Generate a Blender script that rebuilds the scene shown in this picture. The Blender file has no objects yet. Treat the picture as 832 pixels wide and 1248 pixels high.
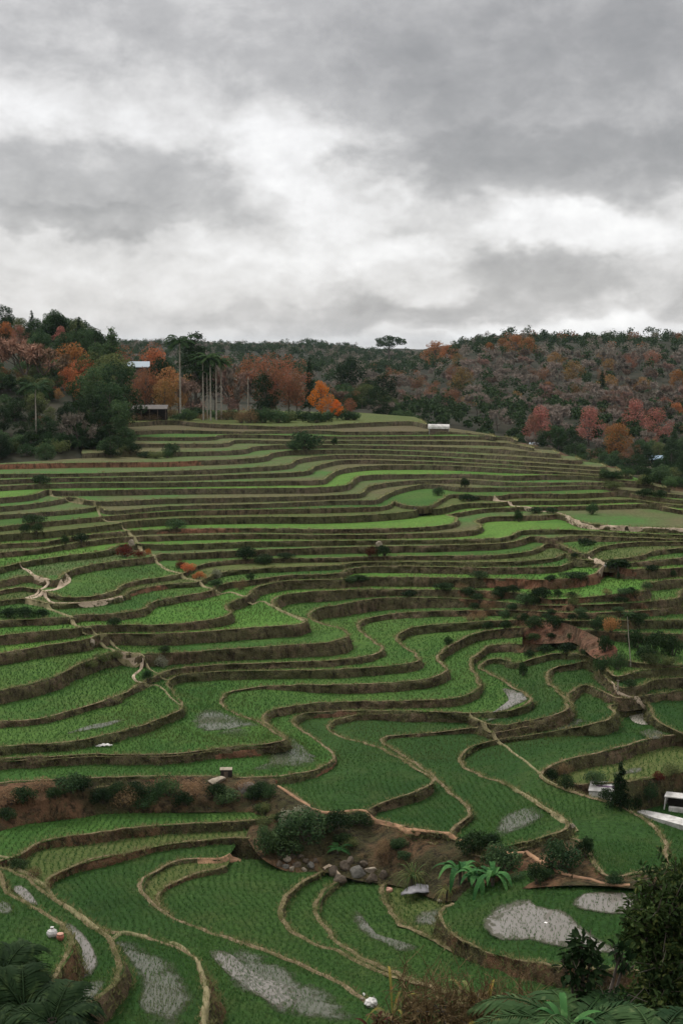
import bpy, bmesh, math, random
import numpy as np
from mathutils import Vector, Matrix
from mathutils.bvhtree import BVHTree
from mathutils.geometry import delaunay_2d_cdt
random.seed(7); RNG = np.random.default_rng(7)
scene = bpy.context.scene
COL = scene.collection
EYE = 60.0                      # camera height above the world's zero
F = 1733.0                      # focal length in photograph pixels (50 mm on a 36 mm tall frame)
CXP, CYP, HOR = 416.0, 624.0, 425.0
TH = math.atan((CYP - HOR) / F)
def ray(x, y):
    a = (x - CXP) / F; b = -(y - CYP) / F
    # camera pitched down by TH, looking along +Y
    return Vector((a, math.cos(TH) + b * math.sin(TH), -math.sin(TH) + b * math.cos(TH)))
def at(x, y, h):
    """point on the level h metres below the camera, seen at photo pixel x, y"""
    d = ray(x, y); s = h / -d.z
    return (d.x * s, d.y * s)
def tt(y):
    d = ray(CXP, y); return -d.z / d.y
def px(p):
    X, Y, Z = p[0], p[1], p[2] - EYE
    dep = Y * math.cos(TH) - Z * math.sin(TH); up = Y * math.sin(TH) + Z * math.cos(TH)
    return CXP + F * X / dep, CYP - F * up / dep
# ---------------------------------------------------------------- naming helpers
def tag(o, label=None, cat=None, group=None, kind=None):
    if label: o['label'] = label
    if cat: o['category'] = cat
    if group: o['group'] = group
    if kind: o['kind'] = kind
    return o
def link(name, me, mat=None, parent=None):
    o = bpy.data.objects.new(name, me); COL.objects.link(o)
    if mat is not None and me is not None:
        me.materials.append(mat)
    if parent is not None: o.parent = parent
    return o
def empty(name, loc, rz=0.0, s=1.0):
    o = bpy.data.objects.new(name, None); COL.objects.link(o)
    o.empty_display_size = 0.3
    o.location = loc; o.rotation_euler = (0, 0, rz); o.scale = (s, s, s)
    return o
def mesh_np(name, V, FA, smooth=False):
    """V (n,3) array, FA (m,k) int array with k = 3 or 4"""
    V = np.asarray(V, dtype=np.float32).reshape(-1, 3); FA = np.asarray(FA, dtype=np.int32)
    me = bpy.data.meshes.new(name)
    m, k = FA.shape
    me.vertices.add(len(V)); me.vertices.foreach_set('co', V.ravel())
    me.loops.add(m * k); me.loops.foreach_set('vertex_index', FA.ravel())
    me.polygons.add(m)
    me.polygons.foreach_set('loop_start', np.arange(0, m * k, k, dtype=np.int32))
    me.polygons.foreach_set('loop_total', np.full(m, k, dtype=np.int32))
    if smooth: me.polygons.foreach_set('use_smooth', np.ones(m, dtype=bool))
    me.update(calc_edges=True); me.validate()
    return me
def mesh_mixed(name, V, faces, smooth=False):
    me = bpy.data.meshes.new(name); me.from_pydata([tuple(v) for v in V], [], faces)
    if smooth:
        for p in me.polygons: p.use_smooth = True
    me.update(); return me
def copy_tree(o, parent=None):
    c = o.copy(); COL.objects.link(c); c.parent = parent
    for ch in list(o.children): copy_tree(ch, c)
    return c
# ---------------------------------------------------------------- value noise (world space)
_perm = RNG.permutation(1024)
_val = RNG.random(1024)
def vnoise(x, y, z=0.0):
    x = np.asarray(x, float); y = np.asarray(y, float); z = np.asarray(z, float) + np.zeros_like(x)
    xi = np.floor(x).astype(int); yi = np.floor(y).astype(int); zi = np.floor(z).astype(int)
    fx = x - xi; fy = y - yi; fz = z - zi
    fx = fx * fx * (3 - 2 * fx); fy = fy * fy * (3 - 2 * fy); fz = fz * fz * (3 - 2 * fz)
    def g(i, j, k): return _val[_perm[(_perm[(_perm[i & 1023] + j) & 1023] + k) & 1023]]
    r = 0
    for dx in (0, 1):
        for dy in (0, 1):
            for dz in (0, 1):
                w = (fx if dx else 1 - fx) * (fy if dy else 1 - fy) * (fz if dz else 1 - fz)
                r = r + w * g(xi + dx, yi + dy, zi + dz)
    return r * 2 - 1
def fbm(x, y, z=0.0, o=4):
    r = 0; a = 1.0; s = 1.0; t = 0
    for i in range(o):
        r = r + a * vnoise(np.asarray(x) * s + 17.3 * i, np.asarray(y) * s - 9.1 * i, np.asarray(z) * s); t += a; a *= 0.5; s *= 2.0
    return r / t
# ---------------------------------------------------------------- materials
def new_mat(name):
    m = bpy.data.materials.new(name); m.use_nodes = True
    nt = m.node_tree; b = nt.nodes['Principled BSDF']
    return m, nt, b
def nd(nt, t, **kw):
    n = nt.nodes.new(t)
    for k, v in kw.items():
        if k in n.inputs.keys() if hasattr(n.inputs, 'keys') else False: n.inputs[k].default_value = v
        else: setattr(n, k, v)
    return n
def ramp(nt, fac, stops, interp='LINEAR'):
    r = nt.nodes.new('ShaderNodeValToRGB'); r.color_ramp.interpolation = interp
    e = r.color_ramp.elements
    while len(e) > 1: e.remove(e[-1])
    e[0].position = stops[0][0]; e[0].color = tuple(stops[0][1]) + (1,) if len(stops[0][1]) == 3 else stops[0][1]
    for p, c in stops[1:]:
        q = e.new(p); q.color = tuple(c) + (1,) if len(c) == 3 else c
    nt.links.new(fac, r.inputs['Fac']); return r.outputs['Color']
def g1(v): return (v, v, v)
def noise(nt, vec, scale, detail=4, rough=0.55, dist=0.0, scl=(1, 1, 1), rot=(0, 0, 0)):
    mp = nt.nodes.new('ShaderNodeMapping'); mp.inputs['Scale'].default_value = scl; mp.inputs['Rotation'].default_value = rot
    nt.links.new(vec, mp.inputs['Vector'])
    n = nt.nodes.new('ShaderNodeTexNoise'); n.inputs['Scale'].default_value = scale
    n.inputs['Detail'].default_value = detail; n.inputs['Roughness'].default_value = rough; n.inputs['Distortion'].default_value = dist
    nt.links.new(mp.outputs['Vector'], n.inputs['Vector'])
    return n.outputs['Fac']
def mixc(nt, fac, a, b, mode='MIX'):
    m = nt.nodes.new('ShaderNodeMix'); m.data_type = 'RGBA'; m.blend_type = mode
    for s, v in ((0, fac), (6, a), (7, b)):
        if hasattr(v, 'is_linked') or isinstance(v, bpy.types.NodeSocket): nt.links.new(v, m.inputs[s])
        else: m.inputs[s].default_value = v if s == 0 else (tuple(v) + (1,) if len(v) == 3 else v)
    return m.outputs[2]
def mth(nt, op, a, b=None, c=None):
    m = nt.nodes.new('ShaderNodeMath'); m.operation = op
    for i, v in enumerate((a, b, c)):
        if v is None: continue
        if isinstance(v, bpy.types.NodeSocket): nt.links.new(v, m.inputs[i])
        else: m.inputs[i].default_value = v
    return m.outputs[0]
def pos(nt):
    return nt.nodes.new('ShaderNodeNewGeometry').outputs['Position']
def bump(nt, h, strength, dist):
    b = nt.nodes.new('ShaderNodeBump'); b.inputs['Strength'].default_value = strength; b.inputs['Distance'].default_value = dist
    nt.links.new(h, b.inputs['Height']); return b.outputs['Normal']
def field_mat(name, base, alt, dry, amt_dry=0.35, rows=0.0, seed=0.0):
    """young rice seen from afar: two greens, drier streaks, mud showing between the plants"""
    m, nt, b = new_mat(name); P = pos(nt)
    off = nt.nodes.new('ShaderNodeVectorMath'); off.operation = 'ADD'; off.inputs[1].default_value = (seed * 37.1, seed * 11.7, seed * 5.3)
    nt.links.new(P, off.inputs[0]); V = off.outputs[0]
    big = noise(nt, V, 0.045, 3, 0.5, scl=(1, 1, 6)); mid = noise(nt, V, 0.35, 5, 0.6); fine = noise(nt, V, 3.2, 5, 0.7)
    c = mixc(nt, ramp(nt, big, [(0.40, g1(0)), (0.60, g1(1))]), base, alt)
    d = ramp(nt, mid, [(0.5, g1(0)), (0.72, g1(1))])
    c = mixc(nt, mth(nt, 'MULTIPLY', d, amt_dry), c, dry)
    patch = noise(nt, V, 0.16, 5, 0.7, 1.2)
    c = mixc(nt, mth(nt, 'MULTIPLY', ramp(nt, patch, [(0.52, g1(0)), (0.66, g1(1))]), 0.55), c, tuple(v * 0.62 for v in base))
    c = mixc(nt, mth(nt, 'MULTIPLY', ramp(nt, fine, [(0.40, g1(1)), (0.62, g1(0))]), 0.65), c, tuple(v * 0.40 for v in base))
    nt.links.new(c, b.inputs['Base Color'])
    b.inputs['Roughness'].default_value = 0.9; b.inputs['Specular IOR Level'].default_value = 0.08
    nt.links.new(bump(nt, fine, 0.9, 0.15), b.inputs['Normal'])
    return m
def wall_mat(name, earth, grass, dark, red=None, g_amt=0.5, seed=0.0):
    m, nt, b = new_mat(name); P = pos(nt)
    off = nt.nodes.new('ShaderNodeVectorMath'); off.operation = 'ADD'; off.inputs[1].default_value = (seed * 13.1, seed * 7.7, 0)
    nt.links.new(P, off.inputs[0]); V = off.outputs[0]
    lf = noise(nt, V, 0.22, 5, 0.65); st = noise(nt, V, 1.6, 5, 0.7, scl=(1, 1, 0.35)); fi = noise(nt, V, 6.5, 4, 0.7)
    lo = 0.62 - 0.3 * g_amt
    c = mixc(nt, ramp(nt, lf, [(lo - 0.07, g1(0)), (lo + 0.07, g1(1))]), earth, grass)
    if red: c = mixc(nt, ramp(nt, noise(nt, V, 0.12, 4, 0.6), [(0.46, g1(0)), (0.58, g1(1))]), c, red)
    c = mixc(nt, ramp(nt, st, [(0.38, g1(0.95)), (0.54, g1(0))]), c, dark)
    sp = noise(nt, V, 2.4, 6, 0.8, 0.8)
    c = mixc(nt, mth(nt, 'MULTIPLY', ramp(nt, sp, [(0.54, g1(0)), (0.62, g1(1))]), 0.65), c, tuple(v * 1.5 for v in grass))
    c = mixc(nt, mth(nt, 'MULTIPLY', ramp(nt, fi, [(0.56, g1(0)), (0.72, g1(1))]), 0.5), c, tuple(min(1, v * 1.7 + 0.02) for v in earth))
    nt.links.new(c, b.inputs['Base Color']); b.inputs['Roughness'].default_value = 0.95; b.inputs['Specular IOR Level'].default_value = 0.1
    nt.links.new(bump(nt, mth(nt, 'ADD', st, mth(nt, 'MULTIPLY', fi, 0.5)), 1.0, 0.6), b.inputs['Normal'])
    return m
def simple_mat(name, c, rough=0.8, var=0.3, scale=3.0, spec=0.3, c2=None, bmp=0.4):
    m, nt, b = new_mat(name); P = nt.nodes.new('ShaderNodeTexCoord').outputs['Object']
    n = noise(nt, P, scale, 5, 0.65)
    c2 = c2 or tuple(v * (1 - var) for v in c)
    nt.links.new(mixc(nt, ramp(nt, n, [(0.38, g1(0)), (0.62, g1(1))]), c, c2), b.inputs['Base Color'])
    b.inputs['Roughness'].default_value = rough; b.inputs['Specular IOR Level'].default_value = spec
    if bmp: nt.links.new(bump(nt, n, bmp, 0.1), b.inputs['Normal'])
    return m
def leaf_mat(name, c1, c2, c3=None, transl=0.25, rough=0.6):
    """foliage: leaf to leaf variation from position, tree to tree from the object's own random value"""
    m, nt, b = new_mat(name)
    oi = nt.nodes.new('ShaderNodeObjectInfo'); P = pos(nt)
    n = noise(nt, P, 0.9, 3, 0.6); n2 = noise(nt, P, 7.0, 2, 0.6)
    c = mixc(nt, ramp(nt, n, [(0.38, g1(0)), (0.62, g1(1))]), c1, c2)
    if c3: c = mixc(nt, ramp(nt, n2, [(0.55, g1(0)), (0.68, g1(0.8))]), c, c3)
    hsv = nt.nodes.new('ShaderNodeHueSaturation'); nt.links.new(c, hsv.inputs['Color'])
    nt.links.new(mth(nt, 'MULTIPLY_ADD', oi.outputs['Random'], 0.9, 0.75), hsv.inputs['Value'])
    nt.links.new(mth(nt, 'MULTIPLY_ADD', oi.outputs['Random'], -0.03, 0.515), hsv.inputs['Hue'])
    nt.links.new(hsv.outputs['Color'], b.inputs['Base Color'])
    b.inputs['Roughness'].default_value = rough + 0.15; b.inputs['Specular IOR Level'].default_value = 0.07
    if transl:
        t = nt.nodes.new('ShaderNodeBsdfTranslucent'); nt.links.new(hsv.outputs['Color'], t.inputs['Color'])
        mx = nt.nodes.new('ShaderNodeMixShader'); mx.inputs[0].default_value = transl
        nt.links.new(b.outputs[0], mx.inputs[1]); nt.links.new(t.outputs[0], mx.inputs[2])
        nt.links.new(mx.outputs[0], nt.nodes['Material Output'].inputs['Surface'])
    return m
# ================================================================ TERRACES
# every terrace is a level; its outer rim is given along the line where it was surveyed
C = []     # name, up, (rim y, wall px), rim points
def T(name, w, pts): C.append((name, w, pts))
T('T0', None, [(100,513),(155,515),(208,512.5),(250,516),(315,519),(352,520),(400,518),(450,515),(505,514),(520,517),(512,511)])
T('T1', (515,5.2), [(100,528),(155,526),(208,524),(250,525),(300,526),(354,524.5),(400,525),(416,526),(520,526),(560,527),(590,530),(603,532),(598,529)])
T('T2', (526,4.6), [(100,535),(155,533),(262,532),(266,530.5),(416,532),(600,532),(624,534),(630,537),(625,534)])
T('T3', (532,4.4), [(100,543),(150,541),(208,541),(279,539.5),(284,537),(353,537.5),(416,537),(600,539),(624,541),(650,546),(645,543)])
T('T4', (537,4.5), [(100,553),(150,551),(208,551),(300,547.5),(307,545),(330,543),(416,542.5),(600,547),(640,550),(681,552.5),(675,549)])
T('T5', (548,5.6), [(-40,567),(100,564),(208,563),(230,562),(325,556),(330,553),(345,550),(416,548),(500,550),(600,555),(650,558),(708,560.5),(702,557)])
T('T6', (556,6), [(-40,581),(0,578),(100,577),(208,574),(300,570),(355,565),(360,561),(375,558),(416,554.5),(500,556),(600,561),(680,566),(738,568.5),(732,565)])
T('T7', (566,5.4), [(-40,587),(60,583),(208,581),(300,578),(378,573),(383,569),(400,564),(416,561),(500,562),(600,566),(680,571),(756,574),(750,571)])
T('T8', (574,5.3), [(-40,595),(60,590),(208,588),(340,586),(395,584),(401,580),(410,574),(440,568.5),(500,567),(560,568),(620,572),(700,577),(770,580),(764,577)])
T('T9', (582,5.8), [(-40,612),(0,607),(40,603),(59,597),(64,598),(100,598),(208,596),(320,595),(400,593.5),(424,590),(436,581),(450,579),(530,578),(570,578),(624,580),(665,579),(705,580),(784,586.5),(778,583)])
T('T10', (595,6.8), [(-40,623),(0,618),(40,614),(77,608),(83,606),(115,611),(208,608),(320,606),(416,603),(442,600),(448,594),(486,587),(560,584.5),(624,588),(719,588),(784,590),(815,595),(810,592)])
T('T11', (604,6), [(-40,633),(0,628),(60,624),(112,619),(119,617),(129,622),(208,617),(320,614),(416,610),(461,608.5),(468,604),(485,597),(516,590.5),(535,591),(560,594),(624,594),(735,593),(750,596),(790,600),(832,603),(880,604)])
T('T12', (614,5.3), [(-40,647),(0,642),(100,632),(132,629),(145,628),(208,623.5),(320,621),(416,619),(474,615.5),(480,611),(486,613.5),(500,616.5),(525,616),(538,609),(548,603),(570,603.5),(608,604.5),(624,602),(700,602),(758,600),(775,603),(832,610),(880,611)])
T('T13', (621,5.8), [(-40,658),(0,652),(60,648),(143,638),(155,636),(208,632),(300,630),(416,629),(505,622.5),(514,619.5),(533,620),(563,614),(606,613),(624,611),(700,610),(774,609),(787,611),(832,616),(880,617)])
T('T14', (630,8.5), [(-40,670),(0,664),(50,661),(72,658),(100,653),(150,648),(208,645),(320,644),(416,645),(535,641),(555,636.5),(558,632),(545,628),(560,625),(591,620),(624,618.5),(700,617),(796,615),(810,618),(832,622),(880,624)])
T('T15', (644,5.2), [(-40,679),(0,674),(50,669),(100,661),(150,655),(208,653),(320,651),(416,652),(560,648),(582,645),(587,641),(580,636),(590,631),(624,629),(664,628),(680,627),(692,630),(706,636),(780,643),(832,645),(880,645)])
T('T16', (651,6.2), [(-40,698),(0,692),(25,686),(67,679),(130,671),(150,664),(208,664),(320,660),(416,659),(595,656.5),(621,653.5),(631,648),(645,646),(661,645.5),(699,646),(774,650),(832,652),(880,653)])
T('T17', (660,7), [(-40,713),(0,708),(38,702),(60,707),(73,706),(80,699),(100,691),(140,684),(183,679),(197,675),(208,675),(320,670),(416,667),(560,664),(615,661.5),(634,658),(650,654),(671,656),(700,653),(760,655),(832,657),(880,658)])
T('T18', (669,8), [(-40,727),(0,720),(30,716),(52,720),(74,727),(110,727),(140,720),(155,711),(208,702),(225,698),(240,690),(270,684),(330,681),(416,680),(431,679),(476,678),(624,675),(657,668.5),(664,664),(680,663),(700,672),(716,675),(725,669),(760,662),(832,660),(880,660)])
T('T19', (680,5.2), [(-40,740),(0,733),(30,730),(62,736),(100,735),(150,727),(160,721),(208,712),(243,709),(255,703),(275,697),(363,691),(416,689),(431,686),(624,684.5),(681,679),(688,675),(700,681),(725,683),(778,678),(794,672.5),(832,668),(880,667)])
T('T20', (690,5.6), [(-40,762),(0,757),(87,752),(97,750),(140,748),(175,742),(185,735),(208,729),(258,719.5),(272,712),(310,707),(345,702),(416,698),(431,692.5),(624,692),(682,690),(696,686),(702,684),(740,688),(781,685),(794,684),(832,680),(880,679)])
T('T21', (700,8), [(-40,782),(0,775),(92,766),(110,763),(150,762),(208,761),(273,751.5),(281,747),(276,740),(283,734),(303,726),(310,718),(343,709),(416,706),(431,704),(624,705.5),(674,706.5),(722,700),(734,692),(738,688),(760,693),(790,694),(832,692),(880,692)])
T('T22', (706,12), [(-40,805),(0,797),(50,788),(107,779),(120,775),(133,773),(208,772),(308,765),(370,759.5),(373,756.5),(343,744),(333,737),(340,728),(370,722),(416,719.5),(440,718.5),(560,719.5),(620,722),(668,730),(724,727),(774,722.5),(789,718.5),(786,713),(800,709),(832,706),(880,706)])
T('T23', (760,14), [(-40,850),(0,842),(62,827),(97,810),(140,795),(165,797),(208,796),(283,791),(358,786),(412,780.5),(425,774),(419,768),(382,756),(378,750),(388,742),(416,737),(461,729.5),(560,730),(624,735),(661,738),(724,737),(799,732.5),(826,727.5),(830,720),(880,716)])
T('T24', (786,16), [(-40,885),(0,880),(50,876),(95,864),(148,847),(172,833),(185,827),(208,817),(258,811),(333,808),(416,804),(458,797),(468,791),(453,779),(437,764),(441,757),(466,750),(516,745.5),(624,744),(690,747),(774,745.5),(832,740),(880,738)])
T('T25', (806,7), [(-40,918),(0,911),(87,904),(158,889),(206,871.5),(223,862),(210,842),(204,834),(212,826),(258,819.5),(333,817.5),(416,816),(496,809),(511,804),(509,798),(492,788),(484,779),(488,772),(500,766),(516,763),(566,759),(623,756),(694,757),(832,756),(880,756)])
T('T26', (816,10), [(-40,930),(0,926),(107,920),(208,919),(258,913),(331,906),(346,901),(340,895),(320,882),(288,870),(273,860),(269,854),(278,845),(308,838.5),(345,835.5),(416,834.5),(491,831),(531,825),(545,816),(540,808),(533,800),(541,793),(553,784),(573,775),(589,770),(660,764),(700,767),(740,770),(832,773),(880,774)])
T('T27', (835,11), [(-40,933),(0,929),(107,923),(208,922),(258,916),(335,909),(350,902),(344,894),(325,881),(322,875),(330,867),(358,860.5),(416,855.5),(563,849.5),(583,839),(583,826),(576,816),(573,808),(578,800),(586,794),(594,788),(624,785),(644,785.5),(699,781),(712,790),(750,803),(785,809),(832,811),(880,811)])
T('T28', (856,9.5), [(-40,960),(0,955),(208,946),(328,948),(370,942),(400,932),(408,922),(393,907),(368,889),(358,879),(368,871),(416,867),(500,867),(571,869),(600,868.5),(624,865.5),(646,857.5),(648,852),(624,835),(600,822),(586,813),(590,807),(605,803),(632,808),(645,804),(674,797),(716,800),(735,814),(749,824),(784,817),(832,815),(880,815)])
T('T29', (869,9), [(-40,974),(0,968),(208,956),(320,956),(345,962),(395,990),(445,988),(466,979),(516,962),(528,953),(521,944),(491,926),(448,906),(416,898),(405,891),(402,885),(408,879),(418,876),(441,871.5),(568,872),(585,880),(612,884),(640,879),(669,873),(691,864),(692,857),(678,839),(669,832),(669,822),(674,815),(694,810),(719,807),(733,822),(755,838),(784,835),(794,830),(832,826),(880,826)])
T('T30', (874,13), [(-40,983),(0,977),(208,965),(323,966),(345,972),(395,997),(450,999),(549,1016),(556,1007),(575,993),(572,986),(556,971),(534,952),(500,925),(475,910),(466,903),(471,898.5),(491,896),(541,892),(585,888),(600,893),(640,886),(690,874),(698,865),(693,852),(700,842),(712,835),(730,842),(755,851),(800,846),(832,842),(880,842)])
T('T31', (891,11), [(-40,992),(0,986),(208,974),(323,978),(345,984),(395,1004),(450,1007),(545,1022),(600,1035),(624,1030),(661,1021),(691,1009),(694,1004),(656,978),(624,959),(578,941),(564,931),(562,924),(577,911),(603,902.5),(624,899.5),(716,883.5),(744,875),(750,867),(744,861),(760,857),(785,857),(789,864),(797,876),(832,894),(880,905)])
T('T32', (902,18), [(-40,1000),(0,995),(208,983),(323,990),(345,995),(395,1011),(450,1016),(540,1031),(600,1045),(640,1034),(690,1022),(703,1026),(733,1065),(790,1063),(816,1057),(813,1035),(795,1005),(760,983),(700,965),(662,948),(661,941),(691,927),(744,914.5),(830,895.5),(880,912)])
def catmull(pts, closed=False, n=8):
    P = [Vector((p[0], p[1], 0)) for p in pts]; out = []; N = len(P)
    rng = range(N) if closed else range(N - 1)
    for i in rng:
        p0 = P[(i - 1) % N] if closed or i > 0 else P[0]; p1 = P[i]; p2 = P[(i + 1) % N]
        p3 = P[(i + 2) % N] if closed or i + 2 < N else P[-1]
        # centripetal parametrisation: no overshoot at tight tips
        t0 = 0; t1 = t0 + max(1e-4, (p1 - p0).length) ** 0.5; t2 = t1 + max(1e-4, (p2 - p1).length) ** 0.5; t3 = t2 + max(1e-4, (p3 - p2).length) ** 0.5
        if (p1 - p0).length < 1e-6: t1 = t0 + (t2 - t1); t2 = t1 + (p2 - p1).length ** 0.5; t3 = t2 + max(1e-4, (p3 - p2).length) ** 0.5; p0 = p1 * 2 - p2
        if (p3 - p2).length < 1e-6: t3 = t2 + (t2 - t1); p3 = p2 * 2 - p1
        for k in range(n):
            t = t1 + (t2 - t1) * k / n
            A1 = p0 * ((t1 - t) / (t1 - t0)) + p1 * ((t - t0) / (t1 - t0)); A2 = p1 * ((t2 - t) / (t2 - t1)) + p2 * ((t - t1) / (t2 - t1)); A3 = p2 * ((t3 - t) / (t3 - t2)) + p3 * ((t - t2) / (t3 - t2))
            B1 = A1 * ((t2 - t) / (t2 - t0)) + A2 * ((t - t0) / (t2 - t0)); B2 = A2 * ((t3 - t) / (t3 - t1)) + A3 * ((t - t1) / (t3 - t1))
            q = B1 * ((t2 - t) / (t2 - t1)) + B2 * ((t - t1) / (t2 - t1)); out.append((q.x, q.y))
    if not closed: out.append((P[-1].x, P[-1].y))
    return out
def resample(pl, step):
    """evenly spaced points along a plan polyline (numpy (n,2))"""
    pl = np.asarray(pl, float); d = np.hypot(*(pl[1:] - pl[:-1]).T); s = np.concatenate([[0], np.cumsum(d)])
    n = max(2, int(s[-1] / step) + 1); u = np.linspace(0, s[-1], n)
    return np.stack([np.interp(u, s, pl[:, 0]), np.interp(u, s, pl[:, 1])], 1)
def winding(poly, pts):
    """winding number of each point about a closed polygon"""
    x, y = pts[:, 0][:, None], pts[:, 1][:, None]
    a = poly; b = np.roll(poly, -1, 0)
    ay, by = a[:, 1][None], b[:, 1][None]; ax, bx = a[:, 0][None], b[:, 0][None]
    left = (bx - ax) * (y - ay) - (x - ax) * (by - ay)
    return ((ay <= y) & (by > y) & (left > 0)).sum(1) - ((ay > y) & (by <= y) & (left < 0)).sum(1)
def flat_fill(poly, L):
    n = len(poly); vs = [Vector((float(p[0]), float(p[1]))) for p in poly]
    v2, e2, f2, *_ = delaunay_2d_cdt(vs, [(i, (i + 1) % n) for i in range(n)], [], 0, 1e-4)
    V = np.array([(v.x, v.y) for v in v2]); FA = np.array([f for f in f2 if len(f) == 3])
    cen = V[FA].mean(1); keep = winding(poly, cen) != 0
    FA = FA[keep]
    A, B, D = V[FA[:, 0]], V[FA[:, 1]], V[FA[:, 2]]
    ar = (B[:, 0] - A[:, 0]) * (D[:, 1] - A[:, 1]) - (D[:, 0] - A[:, 0]) * (B[:, 1] - A[:, 1])
    FA[ar < 0] = FA[ar < 0][:, ::-1]
    return np.column_stack([V, z_l(L, V[:, 0], V[:, 1])]), FA
def normals2(pl):
    """outward (downhill) unit normals of an open plan line that runs with the hill on its left"""
    t = np.gradient(pl, axis=0); k = 3
    t = np.stack([np.convolve(np.pad(t[:, i], k, 'edge'), np.ones(2 * k + 1) / (2 * k + 1), 'valid') for i in (0, 1)], 1)
    L = np.maximum(1e-6, np.hypot(t[:, 0], t[:, 1])); t = t / L[:, None]
    return np.stack([t[:, 1], -t[:, 0]], 1)
BV, BF = [], []                 # everything that can be stood on, for placing things on the ground
BK = []                         # what each face is: 0 field, 1 lip, 2 bank, 3 rough ground
def add_solid(V, FA, kinds):
    o = sum(len(v) for v in BV); BV.append(np.asarray(V, float))
    for f in FA: BF.append(tuple(int(i) + o for i in f))
    BK.extend([kinds] * len(FA) if isinstance(kinds, int) else [int(k) for k in kinds])
def wall_strip(pl, z, drop, batter, rough=0.25, rows=5, lip=0.16, lipw=0.45):
    """bank below a rim: the lip, then rows of earth that lean outward, roughened in the horizontal plane"""
    n = len(pl); N = normals2(pl)
    dist = float(np.hypot(pl[:, 0], pl[:, 1]).mean())
    wob = fbm(pl[:, 0] * 0.5, pl[:, 1] * 0.5, z, 4) * 0.42
    hts = lip * (0.8 + 0.9 * vnoise(pl[:, 0] * 1.3, pl[:, 1] * 1.3, z))
    prof = [(-lipw * 1.6, 0.004), (-lipw * 0.9, 1.0), (-lipw * 0.15, 1.05), (0.0, 0.6)]   # inner foot, top, top, outer shoulder
    V = []
    for off, k in prof:
        zz = z + (k * hts if k > 0.01 else k); o = off + wob
        V.append(np.column_stack([pl[:, 0] + N[:, 0] * o, pl[:, 1] + N[:, 1] * o, zz]))
    for r in range(1, rows + 1):
        f = (r / rows) ** 1.15; zz = z - drop * f
        nn = (fbm(pl[:, 0] * 0.7, pl[:, 1] * 0.7, zz * 0.9, 4) * 1.3 + 0.35 * np.abs(vnoise(pl[:, 0] * 2.3, pl[:, 1] * 2.3, zz * 1.6))) * rough * min(1, r * 0.6) + fbm(pl[:, 0] * 0.12, pl[:, 1] * 0.12, z, 2) * rough * 1.2 * f
        o = batter * drop * f + nn
        V.append(np.column_stack([pl[:, 0] + N[:, 0] * o, pl[:, 1] + N[:, 1] * o, zz]))
    R = len(V); V = np.array(V).reshape(-1, 3)
    idx = np.arange(n - 1)
    def q(r): return np.stack([r * n + idx, (r + 1) * n + idx, (r + 1) * n + idx + 1, r * n + idx + 1], 1)
    lipF = np.concatenate([q(r) for r in range(3)]); wF = np.concatenate([q(r) for r in range(3, R - 1)])
    return V, lipF, wF
def build_level(name, h, front, back, fmat, wmat, lmat, drop, batter=0.25, rough=0.22, lip=0.16, lipw=0.45, rows=5, spots=()):
    z = z_l(h, front[:, 0], front[:, 1])
    poly = np.concatenate([front, back]) if back is not None else front
    d = np.hypot(*(poly - np.roll(poly, 1, 0)).T); poly = poly[d > 0.02]
    V, FA = flat_fill(poly, h)
    V2, lF, wF = wall_strip(front, z, drop, batter, rough, rows, lip, lipw)
    tris = [tuple(map(int, f)) for f in FA]; o = len(V)
    allV = np.concatenate([V, V2]); faces = tris + [tuple(int(i) + o for i in f) for f in lF] + [tuple(int(i) + o for i in f) for f in wF]
    me = mesh_mixed('rice_terrace', allV, faces)
    for m in (fmat, lmat, wmat): me.materials.append(m)
    mi = np.zeros(len(faces), dtype=np.int32); mi[len(tris):len(tris) + len(lF)] = 1; mi[len(tris) + len(lF):] = 2
    me.polygons.foreach_set('material_index', mi)
    sm = np.zeros(len(faces), dtype=bool); sm[len(tris) + len(lF):] = True; me.polygons.foreach_set('use_smooth', sm)
    me.update()
    for x0, x1, mk in spots:        # stretches where bare soil of another colour is exposed
        me.materials.append(WL[mk]); s_ = len(me.materials) - 1
        for f in range(len(tris) + len(lF), len(faces)):
            c = allV[faces[f][0]]
            if x0 < px(c)[0] + 14 * math.sin(c[2] * 2.1 + c[0]) < x1: me.polygons[f].material_index = s_
    ob = link('rice_terrace', me); tag(ob, kind='structure')
    add_solid(allV, faces, mi)
    return ob
# materials of fields, lips and banks -------------------------------------------------
GR = dict(
 vivid=field_mat('rice_vivid', (0.074, 0.178, 0.028), (0.115, 0.220, 0.038), (0.120, 0.155, 0.035), 0.45, seed=1),
 green=field_mat('rice_green', (0.046, 0.116, 0.022), (0.080, 0.155, 0.030), (0.100, 0.118, 0.034), 0.5, seed=2),
 dark=field_mat('rice_dark', (0.026, 0.070, 0.015), (0.044, 0.092, 0.020), (0.070, 0.084, 0.026), 0.5, seed=3),
 olive=field_mat('rice_olive', (0.085, 0.115, 0.032), (0.110, 0.135, 0.040), (0.140, 0.130, 0.058), 0.6, seed=4),
 mixed=field_mat('rice_mixed', (0.125, 0.120, 0.055), (0.055, 0.165, 0.030), (0.140, 0.120, 0.062), 0.6, seed=5),
 brown=field_mat('field_stubble', (0.120, 0.100, 0.052), (0.085, 0.115, 0.038), (0.140, 0.115, 0.068), 0.7, seed=6))
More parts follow.
